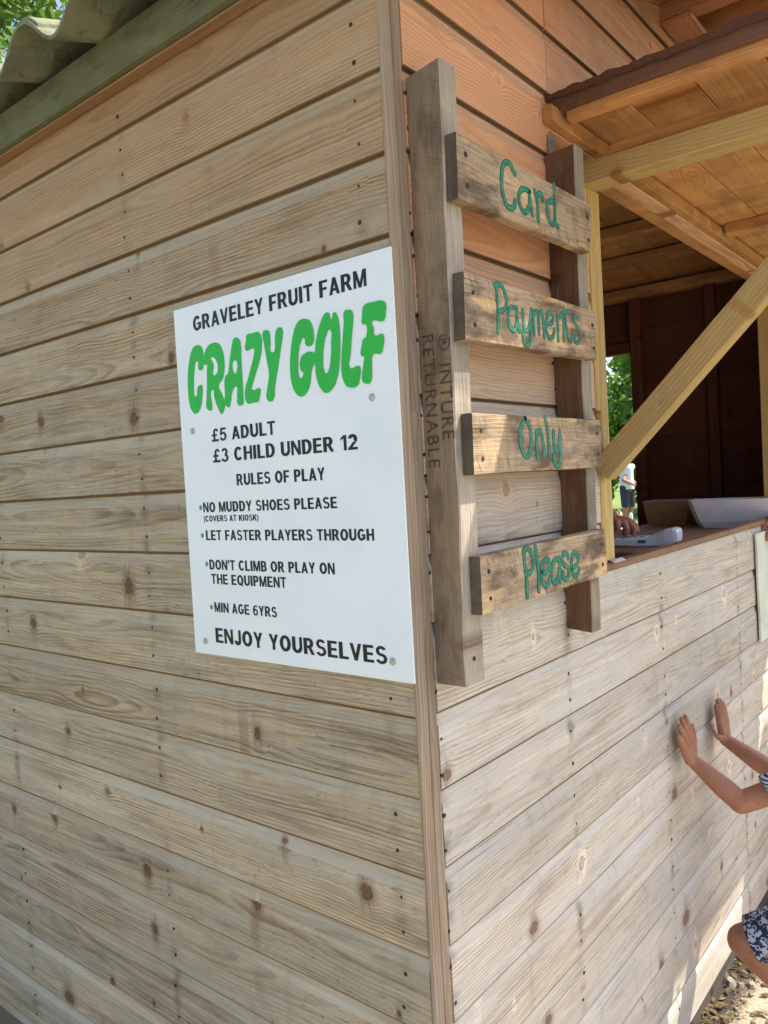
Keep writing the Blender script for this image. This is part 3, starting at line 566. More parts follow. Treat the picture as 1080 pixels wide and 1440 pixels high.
GLY = {'A': (.76,_b(0,0,.27,1,.22)+_b(.54,0,.27,1,.22)+_r(.16,.21,.60,.37)),
 'B': (.72,_r(0,0,TV,1)+_r(TV,.835,.42,1)+_r(TV,.43,.44,.58)+_r(TV,0,.44,.165)+_a(.42,.715,.26,.285,-90,90)+_a(.44,.29,.28,.29,-90,90)),
 'C': (.76,_a(.39,.5,.39,.515,40,320)), 'D': (.75,_r(0,0,TV,1)+_r(TV,.835,.36,1)+_r(TV,0,.36,.165)+_a(.36,.5,.39,.5,-90,90)),
 'E': (.66,_r(0,0,TV,1)+_r(TV,.835,.64,1)+_r(TV,.42,.60,.58)+_r(TV,0,.66,.165)), 'F': (.61,_r(0,0,TV,1)+_r(TV,.835,.61,1)+_r(TV,.41,.55,.57)),
 'G': (.80,_a(.40,.5,.40,.515,42,330)+_r(.42,.38,.60,.54)+_r(.60,.12,.79,.54)), 'H': (.74,_r(0,0,TV,1)+_r(.535,0,.74,1)+_r(TV,.42,.535,.59)),
 'I': (TV,_r(0,0,TV,1)), 'J': (.56,_r(.355,.28,.56,1)+_a(.28,.28,.28,.295,180,360)), 'K': (.78,_r(0,0,TV,1)+_b(.14,.33,.47,1,.27)+_b(.53,0,.28,.56,.25)),
 'L': (.62,_r(0,0,TV,1)+_r(TV,0,.62,.165)), 'M': (.88,_r(0,0,.19,1)+_r(.69,0,.88,1)+_b(.345,0,.05,1,.19)+_b(.345,0,.64,1,.19)),
 'N': (.74,_r(0,0,.195,1)+_r(.545,0,.74,1)+_b(.52,0,.0,1,.22)), 'O': (.82,_a(.41,.5,.41,.515,0,360)), 'P': (.69,_P),
 'Q': (.82,_a(.41,.5,.41,.515,0,360)+_b(.60,-.08,.42,.24,.20)), 'R': (.76,_P+_b(.53,0,.30,.44,.235)),
 'S': (.70,_a(.35,.725,.32,.29,22,270,.20,.165)+_a(.35,.29,.35,.305,-162,90,.20,.165)), 'T': (.68,_r(0,.835,.68,1)+_r(.2375,0,.4425,.835)),
 'U': (.73,_r(0,.33,TV,1)+_r(.525,.33,.73,1)+_a(.365,.33,.365,.345,180,360)), 'V': (.74,_b(.265,0,0,1,.21)+_b(.265,0,.53,1,.21)),
 'W': (1.06,_b(.20,0,0,1,.20)+_b(.20,0,.43,1,.20)+_b(.66,0,.43,1,.20)+_b(.66,0,.86,1,.20)), 'Y': (.72,_b(.2575,.40,0,1,.22)+_b(.2575,.40,.50,1,.22)+_r(.2575,0,.4625,.42)),
 '1': (.42,_r(.215,0,.42,1)+[[(0,.66),(.215,.78),(.215,.98),(0,.80)]]), '2': (.66,_a(.33,.69,.33,.325,168,-40)+_b(.0,.1,.36,.52,.24)+_r(0,0,.66,.17)),
 '3': (.68,_a(.32,.735,.29,.28,165,-90,.20,.16)+_a(.32,.285,.34,.30,90,-168,.20,.16)), '5': (.68,_r(.12,.84,.62,1)+_b(.03,.44,.10,1,.18)+_a(.33,.335,.34,.35,135,-165,.20,.16)),
 '6': (.68,_a(.34,.325,.34,.34,0,360,.20,.16)+_a(.39,.5,.39,.515,52,205,.20,.16)), '£': (.68,_a(.41,.73,.25,.285,12,180,.19,.155)+_r(.16,.14,.35,.75)+_r(0,.42,.52,.56)+_r(0,0,.68,.17)),
 '(': (.26,_a(.46,.38,.46,.80,128,232,.17,.15)), ')': (.26,_a(-.20,.38,.46,.80,52,-52,.17,.15)), "'": (.18,_r(.02,.64,.19,1)), ' ': (.30,[])}
def block_text(body, mw, x0, x1, base, cap, mat, parent, gap=.095):
    x = 0; polys = []
    for ch in body:
        w_, ps = GLY[ch]; k = 0
        for p in ps:
            z = k*.00002; k += 1
            if p[0] == 'strip':
                for q in p[1]: polys.append(([(a+x, b) for a, b in q], z))
            else: polys.append(([(a+x, b) for a, b in p], z))
        x += w_ + gap
    x -= gap; sx = (x1-x0)/x; mb = MB()
    for q, z in polys: mb.add([(x0+a*sx, base+b*cap, z) for a, b in q], [tuple(range(len(q)))])
    return mb.build('lettering', mat, parent, mw)
# ------------------------------------------------------------------ painted sign on the left wall
S_ = empty('golf_sign', (0, .278, .40+H), 'white rectangular sign with green crazy golf lettering and black rules on the side wall', 'sign')
mb = MB(); mb.box((-.0062, .0025, .0575+H), (-.0032, .5535, .7405+H))
pn = mb.build('panel', M['sign'], S_)
def bake_curve(cu, name, mat, parent, mw, smooth=False):
    tmp = bpy.data.objects.new('tmp', cu); scn.collection.objects.link(tmp); dg = bpy.context.evaluated_depsgraph_get()
    me = bpy.data.meshes.new_from_object(tmp.evaluated_get(dg)); bpy.data.objects.remove(tmp); me.materials.clear(); me.materials.append(mat)
    return me
def text_mesh(body, offset=.0, space=1.0):
    cu = bpy.data.curves.new('t', 'FONT'); cu.body = body; cu.size = 1.0; cu.offset = offset; cu.space_character = space; cu.space_word = .9
    cu.resolution_u = 6
    return bake_curve(cu, 't', M['black'], None, None)
_h = text_mesh('H'); CAPH = max(v.co.y for v in _h.vertices)
def put_text(body, mw, x0, x1, base, cap, mat, parent, offset=.028, space=1.02, name='lettering'):
    """flat text in the frame mw: own x from x0 to x1, baseline and capital height given in metres"""
    me = text_mesh(body, offset, space); xs_ = [v.co.x for v in me.vertices]; a, b = min(xs_), max(xs_)
    sx = (x1-x0)/(b-a); sy = cap/(CAPH + 2*offset)
    for v in me.vertices: v.co = (x0 + (v.co.x-a)*sx, base + (v.co.y+offset)*sy, v.co.z*0)
    me.materials.clear(); me.materials.append(mat)
    return link(bpy.data.objects.new(name, me), parent, mw)
SF = frame((-.0066, 0, H), (0, -1, 0), (-1, 0, 0))     # own x = -Y, own y = Z, facing -X
def sl(body, ya, yb, base, cap, off=0): return block_text(body, SF, -ya, -yb, base, cap, M['black'], S_)
sl('GRAVELEY FRUIT FARM', .495, .054, .690, .028)
sl('£5 ADULT', .460, .283, .4735, .0245)
sl('£3 CHILD UNDER 12', .460, .092, .4335, .0255)
sl('RULES OF PLAY', .396, .169, .387, .0215)
sl('NO MUDDY SHOES PLEASE', .500, .145, .3385, .0195)
sl('(COVERS AT KIOSK)', .500, .342, .3205, .0115, .022)
sl('LET FASTER PLAYERS THROUGH', .497, .068, .284, .0195)
sl("DON'T CLIMB OR PLAY ON", .492, .159, .2265, .0195)
sl('THE EQUIPMENT', .489, .279, .1985, .0195)
sl('MIN AGE 6YRS', .485, .308, .1435, .0190)
sl('ENJOY YOURSELVES', .487, .055, .0830, .0290)
for y, z in ((.508,.348),(.508,.293),(.500,.237),(.494,.152)):
    mb = MB(); mb.add([(-.00665, y + .0042*math.cos(t), z+H + .0050*math.sin(t)) for t in [2*PI*i/14 for i in range(14)]], [tuple(range(14))])
    mb.build('bullet_mark', M['bullet'], S_)
for k, loops in GOLF.items():
    cu = bpy.data.curves.new('g', 'CURVE'); cu.dimensions = '2D'; cu.fill_mode = 'BOTH'; cu.resolution_u = 5
    for lp in loops:
        sp = cu.splines.new('BEZIER'); sp.bezier_points.add(len(lp)-1); sp.use_cyclic_u = True
        for p, (y, z) in zip(sp.bezier_points, lp):
            p.co = (-y/1000, z/1000, 0); p.handle_left_type = p.handle_right_type = 'AUTO'
    me = bake_curve(cu, 'g', M['green'], None, None)
    mw = SF.copy(); mw.translation.x -= .0001*('CRAZYGOLF'.index(k)+1)
    link(bpy.data.objects.new('letter', me), S_, mw)
for y, z in ((.517,.499),(.056,.514),(.519,.083),(.044,.089)):
    mb = MB(); ring = lambda x, r: [(x, y + r*math.cos(t), z+H + r*math.sin(t)) for t in [2*PI*i/16 for i in range(16)]]
    mb.rings([ring(-.006, .0062), ring(-.0078, .0060), ring(-.0092, .0045), ring(-.0094, .002)])
    mb.build('screw', M['zinc'], S_, smooth=False)
S_.location.y -= .004; S_.matrix_basis = T((0, .274, .40+H))
# ------------------------------------------------------------------ pallet sign on the hatch wall
P_ = empty('pallet_sign', (.32, -.03, .53+H), 'upright half pallet with four slats hand painted in teal beside the serving hatch', 'pallet')
def yfr(z): return -.0575 - .009*z
def stringer(x0b, x1b, x0t, x1t, zb, zt, y_back, slantb=0, slantt=0, name='stringer', mat='pallet'):
    rs = []; n = 22; zc = (zb+zt)/2+H; mw = frame(((x0b+x1b)/2, -.03, zc), (0,0,1), (0,-1,0)); inv = mw.inverted(); sd_ = random.random()*50; e = .0022
    for i in range(n+1):
        t = i/n; z = zb+(zt-zb)*t; yf_ = yfr(z); x0 = x0b+(x0t-x0b)*t; x1 = x1b+(x1t-x1b)*t
        w1 = noise.noise((z*9+sd_,0,0))*.0022; w2 = noise.noise((z*9+sd_,5,0))*.0022; w3 = noise.noise((z*40+sd_,5,0))*.0007
        pts = [(x0+w1, y_back), (x0+w1, yf_+e+w2), (x0+w1+e, yf_+w2+w3), (x1-e+w2, yf_+w2), (x1+w2, yf_+e+w2), (x1+w2, y_back)]
        rs.append([inv @ Vector((x, y, z + H + (slantb*(1-t)+slantt*t)*(y/-.06))) for x, y in pts])
    mb = MB(); mb.rings(rs); o = mb.build(name, M[mat], P_, mw); o.data.materials.append(M['pallet_edge'])
    for p in o.data.polygons:
        if len(p.vertices) == 4 and sorted(v % 6 for v in p.vertices)[::3] in ([2,3],[1,2]) : p.material_index = 1
    return o
st = stringer(.056, .112, .058, .103, .044, 1.018, -.0015, .0, .008)
st2 = stringer(.531, .573, .531, .573, .050, 1.030, -.0015, -.006, .004, mat='pallet_red')
def kn(mb, p, d, r, l): mb.tube([p, (Vector(p)+Vector(d)*l)], r, 8)
SL = {'Card': ((.064,.910),(.550,.913),(.541,.815),(.062,.808)), 'Payments': ((.068,.698),(.555,.701),(.552,.602),(.065,.592)),
      'Only': ((.074,.478),(.559,.481),(.557,.384),(.073,.382)), 'Please': ((.079,.251),(.560,.257),(.566,.162),(.079,.157))}
SH = {}
def ribbon(mb, pts, wd, y, jit=.0004):
    """a brush stroke: smoothed centre line with a soft varying width, flat in the plane y"""
    P = [Vector((a, b)) for a, b in pts]; Q = []
    for i in range(len(P)-1):
        p0 = P[max(i-1,0)]; p1 = P[i]; p2 = P[i+1]; p3 = P[min(i+2,len(P)-1)]
        for k in range(5):
            t = k/5; Q.append(.5*((2*p1) + (p2-p0)*t + (2*p0-5*p1+4*p2-p3)*t*t + (-p0+3*p1-3*p2+p3)*t**3))
    Q.append(P[-1]); n = len(Q); base = len(mb.v); sd_ = random.random()*90; dirs = []
    for i in range(n):
        d = (Q[min(i+1,n-1)] - Q[max(i-1,0)]); d = d.normalized() if d.length > 1e-7 else Vector((0,1)); dirs.append(d)
    def pt(q, yy=y): mb.v.append((q.x, yy, q.y + H))
    # round cap, body, round cap as one strip
    seq = []
    for j in (-75, -45, -20): a = math.radians(j); seq.append((Q[0] - dirs[0]*wd*math.cos(math.radians(90+j))*.0 - dirs[0]*wd*abs(math.sin(a)), dirs[0], wd*math.cos(a)))
    for i in range(n): seq.append((Q[i], dirs[i], wd*(1 + .22*noise.noise((i*.23+sd_, 0, 0))) + jit*noise.noise((i*.9+sd_, 4, 0))))
    for j in (20, 45, 75): a = math.radians(j); seq.append((Q[-1] + dirs[-1]*wd*math.sin(a), dirs[-1], wd*math.cos(a)))
    for q, d, hw in seq:
        nn = Vector((-d.y, d.x)); pt(q + nn*hw); pt(q - nn*hw)
    for i in range(len(seq)-1): mb.f.append((base+2*i, base+2*i+1, base+2*i+3, base+2*i+2))
for wi, (wd_, cs) in enumerate(SL.items()):
    (tlx, tlz), (trx, trz), (brx, brz), (blx, blz) = cs
    cx, cz = (tlx+brx)/2, (tlz+brz)/2+H; ang = math.atan2((trz+brz)-(tlz+blz), (trx+brx)-(tlx+blx))
    mw = frame((cx, yfr(cz-H)-.01, cz), (math.cos(ang),0,math.sin(ang)), (0,0,1)); inv = mw.inverted(); rs = []; n = 26; e = .0016; sd_ = random.random()*80
    for i in range(n+1):
        t = i/n; xb = blx+(brx-blx)*t; xt = tlx+(trx-tlx)*t; zb = blz+(brz-blz)*t; zt = tlz+(trz-tlz)*t
        a = noise.noise((t*4+sd_,0,0))*.0016 + noise.noise((t*30+sd_,0,0))*.0005; b = noise.noise((t*4+sd_,7,0))*.0016 + noise.noise((t*33+sd_,2,0))*.0006
        zb += a; zt += b; fb = yfr(zb)-.021; ft = yfr(zt)-.021; bb = yfr(zb)-.0006; bt = yfr(zt)-.0006
        ex = .0012*noise.noise((sd_, 3, 0)) if i in (0, n) else 0
        rs.append([inv @ Vector(p) for p in ((xb+ex,bb,zb+H),(xb,fb+e,zb+H),(xb-ex,fb,zb+e+H),(xt+ex,ft,zt-e+H),(xt,ft+e,zt+H),(xt+ex,bt,zt+H))])
    mb = MB(); mb.rings(rs); s_ = mb.build('slat', M['slat'], P_, mw); s_.data.materials.append(M['slat_end'])
    for p in s_.data.polygons:
        if abs(p.normal.x) > .8: p.material_index = 1
    def front(z): return yfr(z)-.021
    # lettering
    mb = MB(); mb2 = MB(); k = 0
    for stv in WORDS[wd_]:
        pts = [(a/1000, b/1000) for a, b in stv]; yl = min(front(b) for a, b in pts)
        wdt = .0056 if wd_ != 'Payments' else .0047
        ribbon(mb, pts, wdt, yl-.00022-.00001*k); ribbon(mb2, pts, wdt*.62, yl-.00045-.00001*k); k += 1
    lt_ = mb.build('lettering', M['tealdark'], s_); mb2.build('lettering', M['teal'], s_)
    # nails
    for (nx_, fz) in ((tlx+.026,.25),(tlx+.024,.72),(trx-.016,.30),(trx-.018,.74)):
        z = blz + (tlz-blz)*fz; mb = MB(); r_ = random.uniform(.0032,.0048)
        mb.tube([(nx_, front(z)-.0012, z+H), (nx_, front(z)+.004, z+H)], r_, 8); mb.build('nail', M['nail'], s_)
# stamped marks on the side of the left stringer
BF = frame((.0553, 0, H), (0, 0, -1), (-1, 0, 0))     # own x = -Z, own y = -Y
put_text('RETURNABLE', BF, -.608, -.396, .008, .0215, M['ink'], st, offset=-.006, space=1.12)
put_text('INTURE', BF, -.558, -.440, .0375, .0225, M['ink'], st, offset=-.002, space=1.12)
def ringmark(cy, cz_, r, wdt, xx, parent):
    mb = MB(); n = 28
    for i in range(n):
        a = 2*PI*i/n
        for rr in (r, r-wdt): mb.v.append((xx, cy+rr*math.cos(a)*.9, cz_+H+rr*math.sin(a)))
    for i in range(n): j = (i+1) % n; mb.f.append((2*i, 2*j, 2*j+1, 2*i+1))
    return mb.build('stamp_ring', M['ink'], parent)
ringmark(-.049, .592, .0125, .0016, .0552, st)
put_text('R', BF, -.598, -.586, .0435, .011, M['ink'], st, offset=-.002)
for z, y in ((.99,-.0655),(.085,-.0585)):
    mb = MB(); kn(mb, (.082, y, z+H), (0,1,0), .0042, .004); mb.build('nail', M['nail'], st)
mb = MB(); mb.box((.545, -.006, 1.030+H), (.566, -.0025, 1.078+H)); mb.box((.547, -.0085, 1.066+H), (.564, -.006, 1.072+H)); mb.build('hanging_strap', M['steel'], P_)
# ------------------------------------------------------------------ pale sheet fixed below the hatch
s = N('pale_sheet'); Pp = s.pos(); a_ = s.noise(Pp, 12., 4., .6)
s.set(s.b.inputs['Base Color'], s.mix(s.smooth(a_, .35, .7), (.66,.68,.58), (.56,.60,.48))); s.b.inputs['Roughness'].default_value = .7; M['pale'] = s.mat
mb = MB(); n = 10; rs = []
for i in range(n+1):
    z = .122 - (.122+.268)*i/n; o_ = .004*noise.noise((z*8,0,0)); rs.append([(2.012+o_+.012*(i/n), -.013, z+H), (2.012+o_+.012*(i/n), -.006, z+H), (2.38, -.006, z+H), (2.38, -.013, z+H)])
mb.rings(rs); tag(mb.build('wall_sheet', M['pale']), 'blank pale greenish white sheet fixed to the wall under the hatch sill', 'sheet')
# ------------------------------------------------------------------ things on the counter
M['plast'] = plain('grey_white_plastic', (.80,.82,.86), .35, var=.03, spec=.5)
M['screen'] = plain('reader_screen', (.20,.24,.26), .15, var=.05, spec=.6)
M['keys'] = plain('reader_keys', (.30,.32,.35), .4, var=.05)
M['logo'] = plain('reader_teal_mark', (.01,.22,.20), .4, var=.05)
M['card'] = plain('brown_cardboard', (.36,.225,.105), .9, var=.12, sc=40)
M['cardin'] = plain('pale_cardboard_rim', (.48,.40,.30), .9, var=.12, sc=40)
M['bowl'] = plain('white_card_tray', (.86,.87,.88), .55, var=.04, sc=20)
M['paper'] = plain('white_paper', (.85,.85,.84), .8, var=.03)
zs = .1185
C_ = empty('card_reader', (1.60, .235, zs+H), 'white handheld card payment terminal lying on the counter under a hand', 'card reader')
def reader():
    mwc = frame((1.60, .235, zs+H), (.12, -1, 0), (0,0,1))      # own x = away from the hand, towards the sill
    rs = []
    for (x, hw, h0, h1) in ((-.105,.030,.008,.020),(-.09,.036,.002,.026),(-.03,.038,.0,.030),(.02,.037,.0,.033),(.045,.036,.0,.043),(.075,.041,.0,.056),(.10,.041,.001,.060),(.112,.038,.010,.056),(.116,.032,.02,.05)):
        rs.append([(x,-hw,h0+.004),(x,-hw+.005,h0),(x,hw-.005,h0),(x,hw,h0+.004),(x,hw,h1-.006),(x,hw-.007,h1),(x,-hw+.007,h1),(x,-hw,h1-.006)])
    mb = MB(); mb.rings(rs); mb.build('casing', M['plast'], C_, mwc)
    mb = MB(); mb.add([(.048,-.027,.0452),(.048,.027,.0452),(.092,.027,.0602),(.092,-.027,.0602)], [(0,1,2,3)]); mb.build('screen', M['screen'], C_, mwc)
    for i in range(4):
        for j in range(3):
            mb = MB(); mb.box((-.075+.022*i, -.022+.017*j, .027), (-.061+.022*i, -.010+.017*j, .0345)); mb.build('key', M['keys'], C_, mwc)
    mb = MB(); mb.box((-.012, -.0385, .012), (.014, -.0375, .022)); mb.build('logo', M['logo'], C_, mwc)
reader()
def tray(name, cx, cy, lx, ly, h, fl, t, mat, rot, z0, label, cat, rim=None):
    mw = T((cx, cy, z0+H)) @ Matrix.Rotation(rot, 4, 'Z'); mb = MB()
    def rr(a, b, z, c=.0):
        return [(-a+c,-b,z),(a-c,-b,z),(a,-b+c,z),(a,b-c,z),(a-c,b,z),(-a+c,b,z),(-a,b-c,z),(-a,-b+c,z)]
    c = .02 if name == 'food_tray' else .004
    wob = lambda r, k: [(x, y, z + .004*noise.noise((x*9+k, y*9, 0))) for x, y, z in r]
    mb.rings([rr(lx/2-fl, ly/2-fl, 0, c), rr(lx/2-fl*.62, ly/2-fl*.62, h*.22, c), rr(lx/2-fl*.30, ly/2-fl*.30, h*.6, c), wob(rr(lx/2, ly/2, h, c), 0), wob(rr(lx/2-t, ly/2-t, h, c), 0), rr(lx/2-fl-t, ly/2-fl-t, t, c)])
    o = mb.build(name, mat, None, mw)
    if name == 'cardboard_box':
        mb = MB(); a_, b_ = lx/2, ly/2
        for (x0, y0, x1, y1) in ((-a_-.001,-b_-.001,a_+.001,-b_+.005),(-a_-.001,b_-.005,a_+.001,b_+.001),(-a_-.001,-b_+.0055,-a_+.005,b_-.0055),(a_-.005,-b_+.0055,a_+.001,b_-.0055)): mb.box((x0,y0,h-.001), (x1,y1,h+.003))
        mb.build('rim', M['cardin'], o, mw)
    return tag(o, label, cat)
tray('cardboard_box', 2.63, .50, .17, .20, .105, .018, .004, M['card'], .06, zs, 'open brown cardboard tray at the back of the serving counter', 'box')
tray('food_tray', 2.40, .16, .17, .34, .115, .042, .004, M['bowl'], .10, zs, 'white card food tray resting on the counter at the right edge', 'tray')
mb = MB(); mb.add([(.752,-.020,.1630+H),(.820,-.018,.1626+H),(.872,.014,.1632+H),(.800,.020,.1630+H),(.815,-.002,.1655+H)], [(0,1,4),(1,2,4),(2,3,4),(3,0,4)])
tag(mb.build('paper_slip', M['paper']), 'small white paper slip on the sill beside the hatch jamb', 'paper')
# ------------------------------------------------------------------ trees
M['leafA'] = leafmat('leaf_broad', (.055,.12,.018), (.10,.19,.03), (.22,.30,.06))
M['leafB'] = leafmat('leaf_hedge', (.05,.12,.018), (.10,.20,.03), (.20,.32,.06))
M['bark'] = plain('bark', (.10,.075,.055), .95, var=.35, sc=25, bump=.8)
rng = np.random.default_rng(11)
def leaves(name, centers, radii, count, size, mat, parent):
    """leaf-sized faces spread through the clumps of a crown"""
    c = np.array(centers); r = np.array(radii); wgt = r**2/np.sum(r**2); idx = rng.choice(len(c), count, p=wgt)
    d = rng.normal(size=(count,3)); d /= np.linalg.norm(d, axis=1)[:,None]
    rad = r[idx]*(rng.random(count)**.45)*(1+.18*rng.normal(size=count)).clip(.5,1.5)
    p = c[idx] + d*rad[:,None]*np.array([1,1,.8])
    a = rng.normal(size=(count,3)); a /= np.linalg.norm(a, axis=1)[:,None]
    b = rng.normal(size=(count,3)); b -= a*np.sum(a*b, axis=1)[:,None]; b /= np.linalg.norm(b, axis=1)[:,None]
    s_ = size*(.6+.8*rng.random(count))[:,None]
    v = np.empty((count,4,3)); v[:,0] = p - a*s_; v[:,1] = p + b*s_*.42 - a*s_*.1; v[:,2] = p + a*s_; v[:,3] = p - b*s_*.42 - a*s_*.1
    me = bpy.data.meshes.new(name); me.vertices.add(count*4); me.vertices.foreach_set('co', v.reshape(-1))
    me.loops.add(count*4); me.loops.foreach_set('vertex_index', np.arange(count*4, dtype=np.int32))
    me.polygons.add(count); me.polygons.foreach_set('loop_start', np.arange(0, count*4, 4, dtype=np.int32)); me.polygons.foreach_set('loop_total', np.full(count, 4, dtype=np.int32))
    me.update(); me.validate(); me.materials.append(mat)
    return link(bpy.data.objects.new(name, me), parent)
def tree(name, x, y, h, cr, n, count, size, mat, label, cat='tree', group=None, trunk=.14, low=.35):
    g = gz(x, y); t = empty(name, (x, y, g), label, cat, group); mb = MB(); cs = []; rs = []
    top = Vector((x+random.uniform(-.3,.3), y+random.uniform(-.3,.3), g+h*.8))
    mb.tube([(x,y,g-.1),(x+.05,y,g+h*.25),((x+top.x)/2,(y+top.y)/2,g+h*.5),top], [trunk,trunk*.75,trunk*.5,trunk*.12], 9)
    for i in range(n):
        a = random.uniform(0, 2*PI); z = g + h*random.uniform(low, .92); k = math.sin(PI*min(1,max(0,(z-g)/h-.15)/.85))**.6
        rr = cr*k*random.uniform(.25,.95); c = Vector((x+rr*math.cos(a), y+rr*math.sin(a), z)); cs.append(c[:]); rs.append(cr*random.uniform(.22,.42))
        zb = g + (z-g)*.6; b0 = Vector((x, y, zb)); mb.tube([b0, (b0+c)/2+Vector((0,0,.1)), c], [trunk*.3, trunk*.18, trunk*.05], 5)
    mb.build('trunk', M['bark'], t); leaves('crown', cs, rs, count, size, mat, t); return t
tree('broadleaf_tree', 3.2, 9.0, 9.6, 2.7, 26, 15000, .075, M['leafA'], 'leafy broadleaf tree rising behind the corrugated kiosk roof', trunk=.2)
for i, (x, y, h, cr, lab) in enumerate(((21.5, 7.2, 5.0, 2.3, 'rounded bright green tree framed by the kiosk doorway'), (25.0, 11.0, 6.6, 2.8, 'taller green tree behind and left of the one framed by the kiosk doorway'),
        (27.0, 6.0, 6.0, 2.8, 'dense green tree at the right of the row beyond the kiosk doorway'), (23.0, 14.5, 5.8, 2.7, 'farthest left green tree beyond the kiosk doorway'))):
    tree('bushy_tree', x, y, h, cr, 24, 14000, .13, M['leafB'], lab, group='trees beyond the kiosk doorway', low=.12)
# ------------------------------------------------------------------ fence posts beyond the doorway
M['white'] = plain('white_post_paint', (.75,.75,.72), .5, var=.04)
for i, (x, y, hh, wd, lab) in enumerate(((5.0, 1.75, 1.30, .065, 'pale yellow fence post nearest the kiosk jamb beyond the doorway'), (6.5, 2.36, 1.22, .07, 'second pale yellow fence post beyond the doorway, just past the first'))):
    g = gz(x, y)-.05; mb = MB(); a = wd/2; b = a-.008
    q = lambda r, z: [(-r,-b,z),(-b,-r,z),(b,-r,z),(r,-b,z),(r,b,z),(b,r,z),(-b,r,z),(-r,b,z)]
    mb.rings([q(a,0), q(a,hh), q(a*.3,hh+.05)]); tag(mb.build('fence_post', M['fence'], None, T((x,y,g))), lab, 'post', 'fence posts beyond the doorway')
mb = MB(); x, y = 11.6, 4.265; mb.tube([(x,y,gz(x,y)-.05),(x,y,gz(x,y)+.74),(x,y,gz(x,y)+.78)], [.033,.033,.015], 10)
tag(mb.build('marker_post', M['white']), 'short white marker post standing on the grass before the distant person', 'post')
# ------------------------------------------------------------------ people
def blob(name, caps, voxel, mat, parent, sm=6):
    """one continuous surface grown round tapered bones"""
    bm = bmesh.new()
    for c in caps:
        p0, r0, p1, r1 = c[:4]; p0 = Vector(p0); p1 = Vector(p1); flat = len(c) > 4
        d = p1-p0; L = d.length
        if L > 1e-5:
            m = frame((p0+p1)/2, d.normalized(), d.normalized().orthogonal()) @ Matrix.Rotation(PI/2, 4, 'Y')
            bmesh.ops.create_cone(bm, cap_ends=True, segments=18, radius1=r0, radius2=r1, depth=L, matrix=m)
        if not (flat and c[4] in (0, 2)): bmesh.ops.create_icosphere(bm, subdivisions=3, radius=r0*.999, matrix=T(p0))
        if L > 1e-5 and not (flat and c[4] in (1, 2)): bmesh.ops.create_icosphere(bm, subdivisions=3, radius=r1*.999, matrix=T(p1))
    me = bpy.data.meshes.new('tmp'); bm.to_mesh(me); bm.free(); o = bpy.data.objects.new('tmp', me); scn.collection.objects.link(o)
    rm = o.modifiers.new('r', 'REMESH'); rm.mode = 'VOXEL'; rm.voxel_size = voxel; rm.use_smooth_shade = True
    if sm: s2 = o.modifiers.new('s', 'SMOOTH'); s2.factor = .5; s2.iterations = sm
    m2 = bpy.data.meshes.new_from_object(o.evaluated_get(bpy.context.evaluated_depsgraph_get())); bpy.data.objects.remove(o)
    m2.materials.clear(); m2.materials.append(mat); m2.name = name
    m2.polygons.foreach_set('use_smooth', [True]*len(m2.polygons))
    return link(bpy.data.objects.new(name, m2), parent)
def hand(wr, d, n, th, L, curl=.1, spread=.16, thumb=(.75,.25)):
    """bones of a hand: wrist, direction of the fingers, way the palm faces, thumb side, length"""
    wr = Vector(wr); d = Vector(d).normalized(); n = Vector(n); n = (n - d*n.dot(d)).normalized(); s_ = Vector(th); s_ = (s_ - d*s_.dot(d) - n*s_.dot(n)).normalized()
    caps = []; W = L*.235; kn_ = []
    for i, (off, ln, tl) in enumerate(((.95,.50,.46),(.33,.53,.50),(-.30,.51,.46),(-.90,.47,.36))):
        k = wr + d*L*ln + s_*W*off*1.05; kn_.append(k); base = wr + d*L*.06 + s_*W*off*.62
        caps.append((base, L*.092, k, L*.078))
        dirv = (d + s_*spread*off).normalized(); p = k; c = curl*(1+.25*i)
        for j, (seg, rr) in enumerate(((.45,.070),(.31,.064),(.24,.056))):
            c2 = c*(j+.6); dv = (dirv*math.cos(c2) + n*math.sin(c2)).normalized(); q = p + dv*L*tl*seg*.92
            caps.append((p, L*(rr+.005), q, L*rr)); p = q
    for a, b in zip(kn_[:-1], kn_[1:]): caps.append((a, L*.062, b, L*.062)); caps.append(((a+wr)/2, L*.085, (b+wr)/2, L*.085))
    t0 = wr + d*L*.12 + s_*W*.75; t1 = t0 + (s_*thumb[0] + d*.62 + n*thumb[1]).normalized()*L*.22; t2 = t1 + (s_*thumb[0]*.55 + d*.85 + n*thumb[1]).normalized()*L*.17; t3 = t2 + (s_*thumb[0]*.3 + d + n*thumb[1]).normalized()*L*.13
    caps += [(t0, L*.085, t1, L*.066), (t1, L*.062, t2, L*.056), (t2, L*.056, t3, L*.046), (wr - d*L*.05, L*.115, wr + d*L*.08, L*.12)]
    return caps
def skin(name, c1, c2):
    s = N(name); P = s.obj(); a = s.noise(P, 22., 4., .6)
    c_ = s.mix(s.smooth(a, .35, .7), c1, c2); b_ = s.noise(P, 95., 3., .6)
    c_ = s.mix(s.smooth(b_, .5, .72, 0., .35), c_, (c1[0]*1.15, c1[1]*.78, c1[2]*.78)); c_ = s.mix(s.smooth(s.noise(P, 210., 2.), .62, .72, 0., .3), c_, tuple(x*.55 for x in c2))
    s.set(s.b.inputs['Base Color'], c_); s.b.inputs['Roughness'].default_value = .5
    s.b.inputs['Subsurface Weight'].default_value = .12; s.b.inputs['Subsurface Radius'].default_value = (.6,.25,.12); s.b.inputs['Subsurface Scale'].default_value = .01
    s.bump(s.noise(P, 420., 3.), .25, .0008); return s.mat
M['skinA'] = skin('child_skin', (.36,.175,.105), (.30,.13,.078)); M['skinB'] = skin('adult_skin', (.42,.19,.135), (.34,.13,.095))
